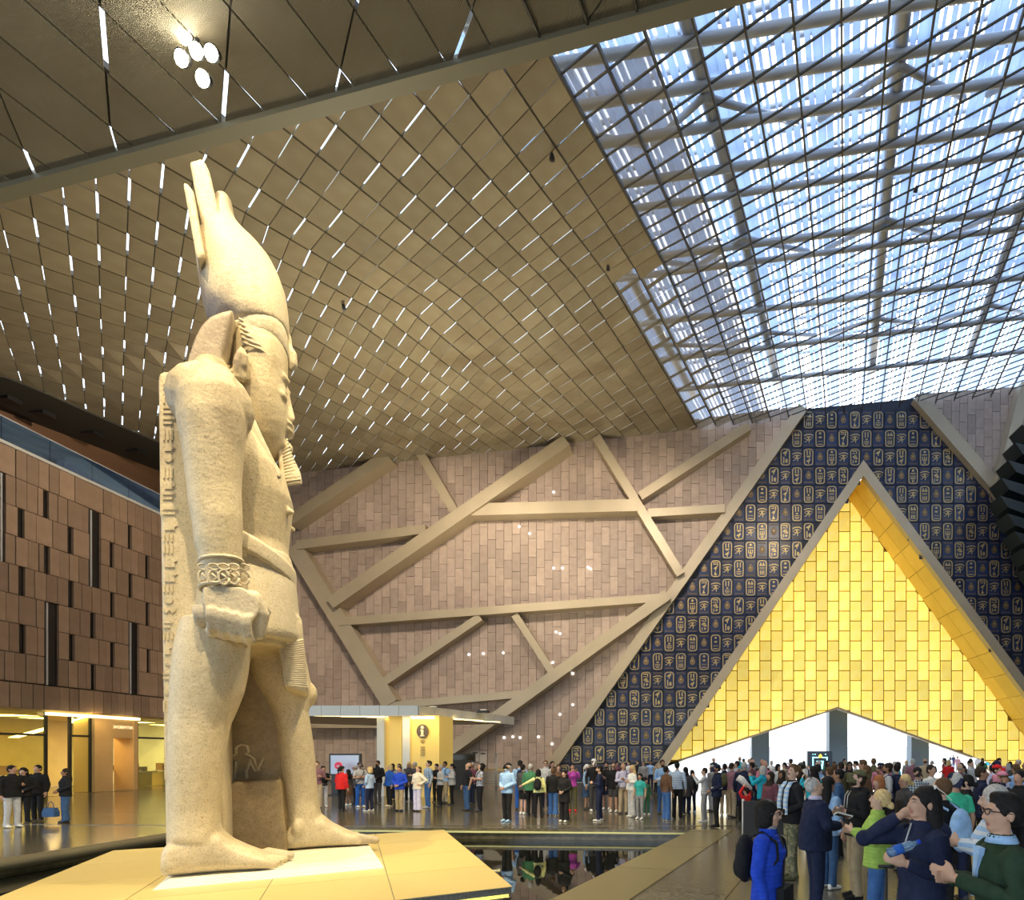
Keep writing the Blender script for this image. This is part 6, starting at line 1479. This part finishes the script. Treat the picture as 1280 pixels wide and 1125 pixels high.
# --- things the visitors hold
def held(name, label, cat, px, py, s, fn):
    x, y = place(px, s); o = empty(name, (x, y, CH-(py-CY)/s)); tag(o, label, cat); fn(o); return o
def phone(o, c=M_white):
    MB().box((-.09, -.007, -.045), (.09, .007, .045)).build('phone_body', [c], o); MB().box((-.08, -.009, -.038), (.08, -.007, .038)).build('phone_screen', [mat('phone_glass', (.02, .02, .03), rough=.1)], o)
ph = held('phone', 'white phone held up by the woman in lime green', 'phone', 1054, 1019, 116, phone); ph.rotation_euler = (1.2, .25, .1)
def bottle(o):
    MB().tube([(0, 0, -.10), (0, 0, -.095), (0, 0, -.03), (0, 0, .0), (0, 0, .05), (0, 0, .075), (0, 0, .10)], [.02, .031, .032, .029, .032, .018, .013], 12).build('bottle_body', [mat('bottle_plastic', (.35, .6, .9), rough=.05, trans=.75)], o, True)
    MB().tube([(0, 0, .10), (0, 0, .12)], .015, 10).build('bottle_cap', [cloth('royal')], o, True); MB().tube([(0, 0, -.055), (0, 0, 0)], .0335, 12).build('bottle_label', [cloth('blue')], o, True)
bo = held('water_bottle', 'small blue water bottle held against the navy hoodie', 'bottle', 1128, 1060, 196, bottle); bo.rotation_euler = (.2, 1.2, .2)
def bagf(o):
    MB().loft([[Vector((x*w_, y*d_, z)) for x, y in ((-1, -1), (1, -1), (1, 1), (-1, 1))] for z, w_, d_ in ((0, .17, .08), (.12, .18, .08), (.26, .15, .05))]).build('bag_body', [cloth('denim')], o)
    MB().tube([(-.09, 0, .25), (-.07, 0, .38), (0, 0, .44), (.07, 0, .38), (.09, 0, .25)], .012, 6).build('bag_handle', [cloth('denim')], o, True)
held('handbag', 'slate blue handbag hanging from the hand of the man in black', 'bag', 63.5, 1021, 43.5, bagf)
def shoe(o):
    MB().loft([[Vector((x, y*w_, z)) for y, z in ((-1, 0), (-.8, h), (0, h*1.15), (.8, h), (1, 0))] for x, w_, h in ((-.12, .03, .07), (-.05, .04, .08), (.04, .045, .055), (.12, .04, .04), (.15, .02, .025))]).build('white_body', [M_white], o, True)
    MB().box((-.12, -.035, -.012), (.14, .035, .004)).build('pale_sole', [cloth('lgrey')], o)
sh_ = held('white_toy', 'white elongated object held overhead by the boy in red', 'toy', 929, 980, 53, shoe); sh_.rotation_euler = (0, .6, .2); sh_.scale = (1.6, 1.6, 1.6)
def pole(o):
    MB().tube([(0, 0, 0), (0, 0, .95)], .012, 8).build('shaft', [M_black], o, True); MB().tube([(-.07, 0, .97), (.07, 0, .97)], .018, 8).build('grip', [M_black], o, True)
    MB().box((-.16, -.1, .05), (.16, .1, .42)).build('case_body', [M_black], o)
    for sx in (-.12, .12): MB().tube([(sx, -.03, .035), (sx, .03, .035)], .035, 10).build('wheel', [M_black], o, True)
x, y = place(1108, 137); o = empty('trolley_bag', (x, y, 0)); tag(o, 'black trolley bag with upright handle beside the lime green jacket', 'bag'); pole(o)
def crossbag(o):
    MB().box((-.13, -.04, -.09), (.13, .04, .09)).build('bag_body', [cloth('black')], o); MB().box((-.03, -.045, .03), (.03, -.04, .055)).build('red_tag', [cloth('red')], o)
cbx = child(w1, 'crossbody_bag', MB().box((.13, -.15, .80), (.20, .13, 1.0)).mesh('crossbody_bag', [M_white]), cloth('black'))
child(w1, 'bag_strap', MB().tube([(.17, -.10, 1.0), (.16, -.03, 1.2), (.13, .03, 1.38), (.06, .08, 1.49), (-.05, .09, 1.5)], .009, 6).mesh('bag_strap', [M_white]), cloth('black'))
# low black barrier behind the boy
x, y = place(955, 58); o = empty('crowd_barrier', (x, y, 0)); tag(o, 'low black panel barrier behind the boy in red', 'barrier')
MB().box((-.45, -.03, .25), (.45, .03, .98)).build('barrier_panel', [M_black], o)
for sx in (-.45, .45): MB().tube([(sx, 0, 0), (sx, 0, 1.02)], .03, 8).build('post', [M_truss], o, True); MB().box((sx-.15, -.2, 0), (sx+.15, .2, .03)).build('foot', [M_black], o)
bpy.data.scenes.remove(_tmp)
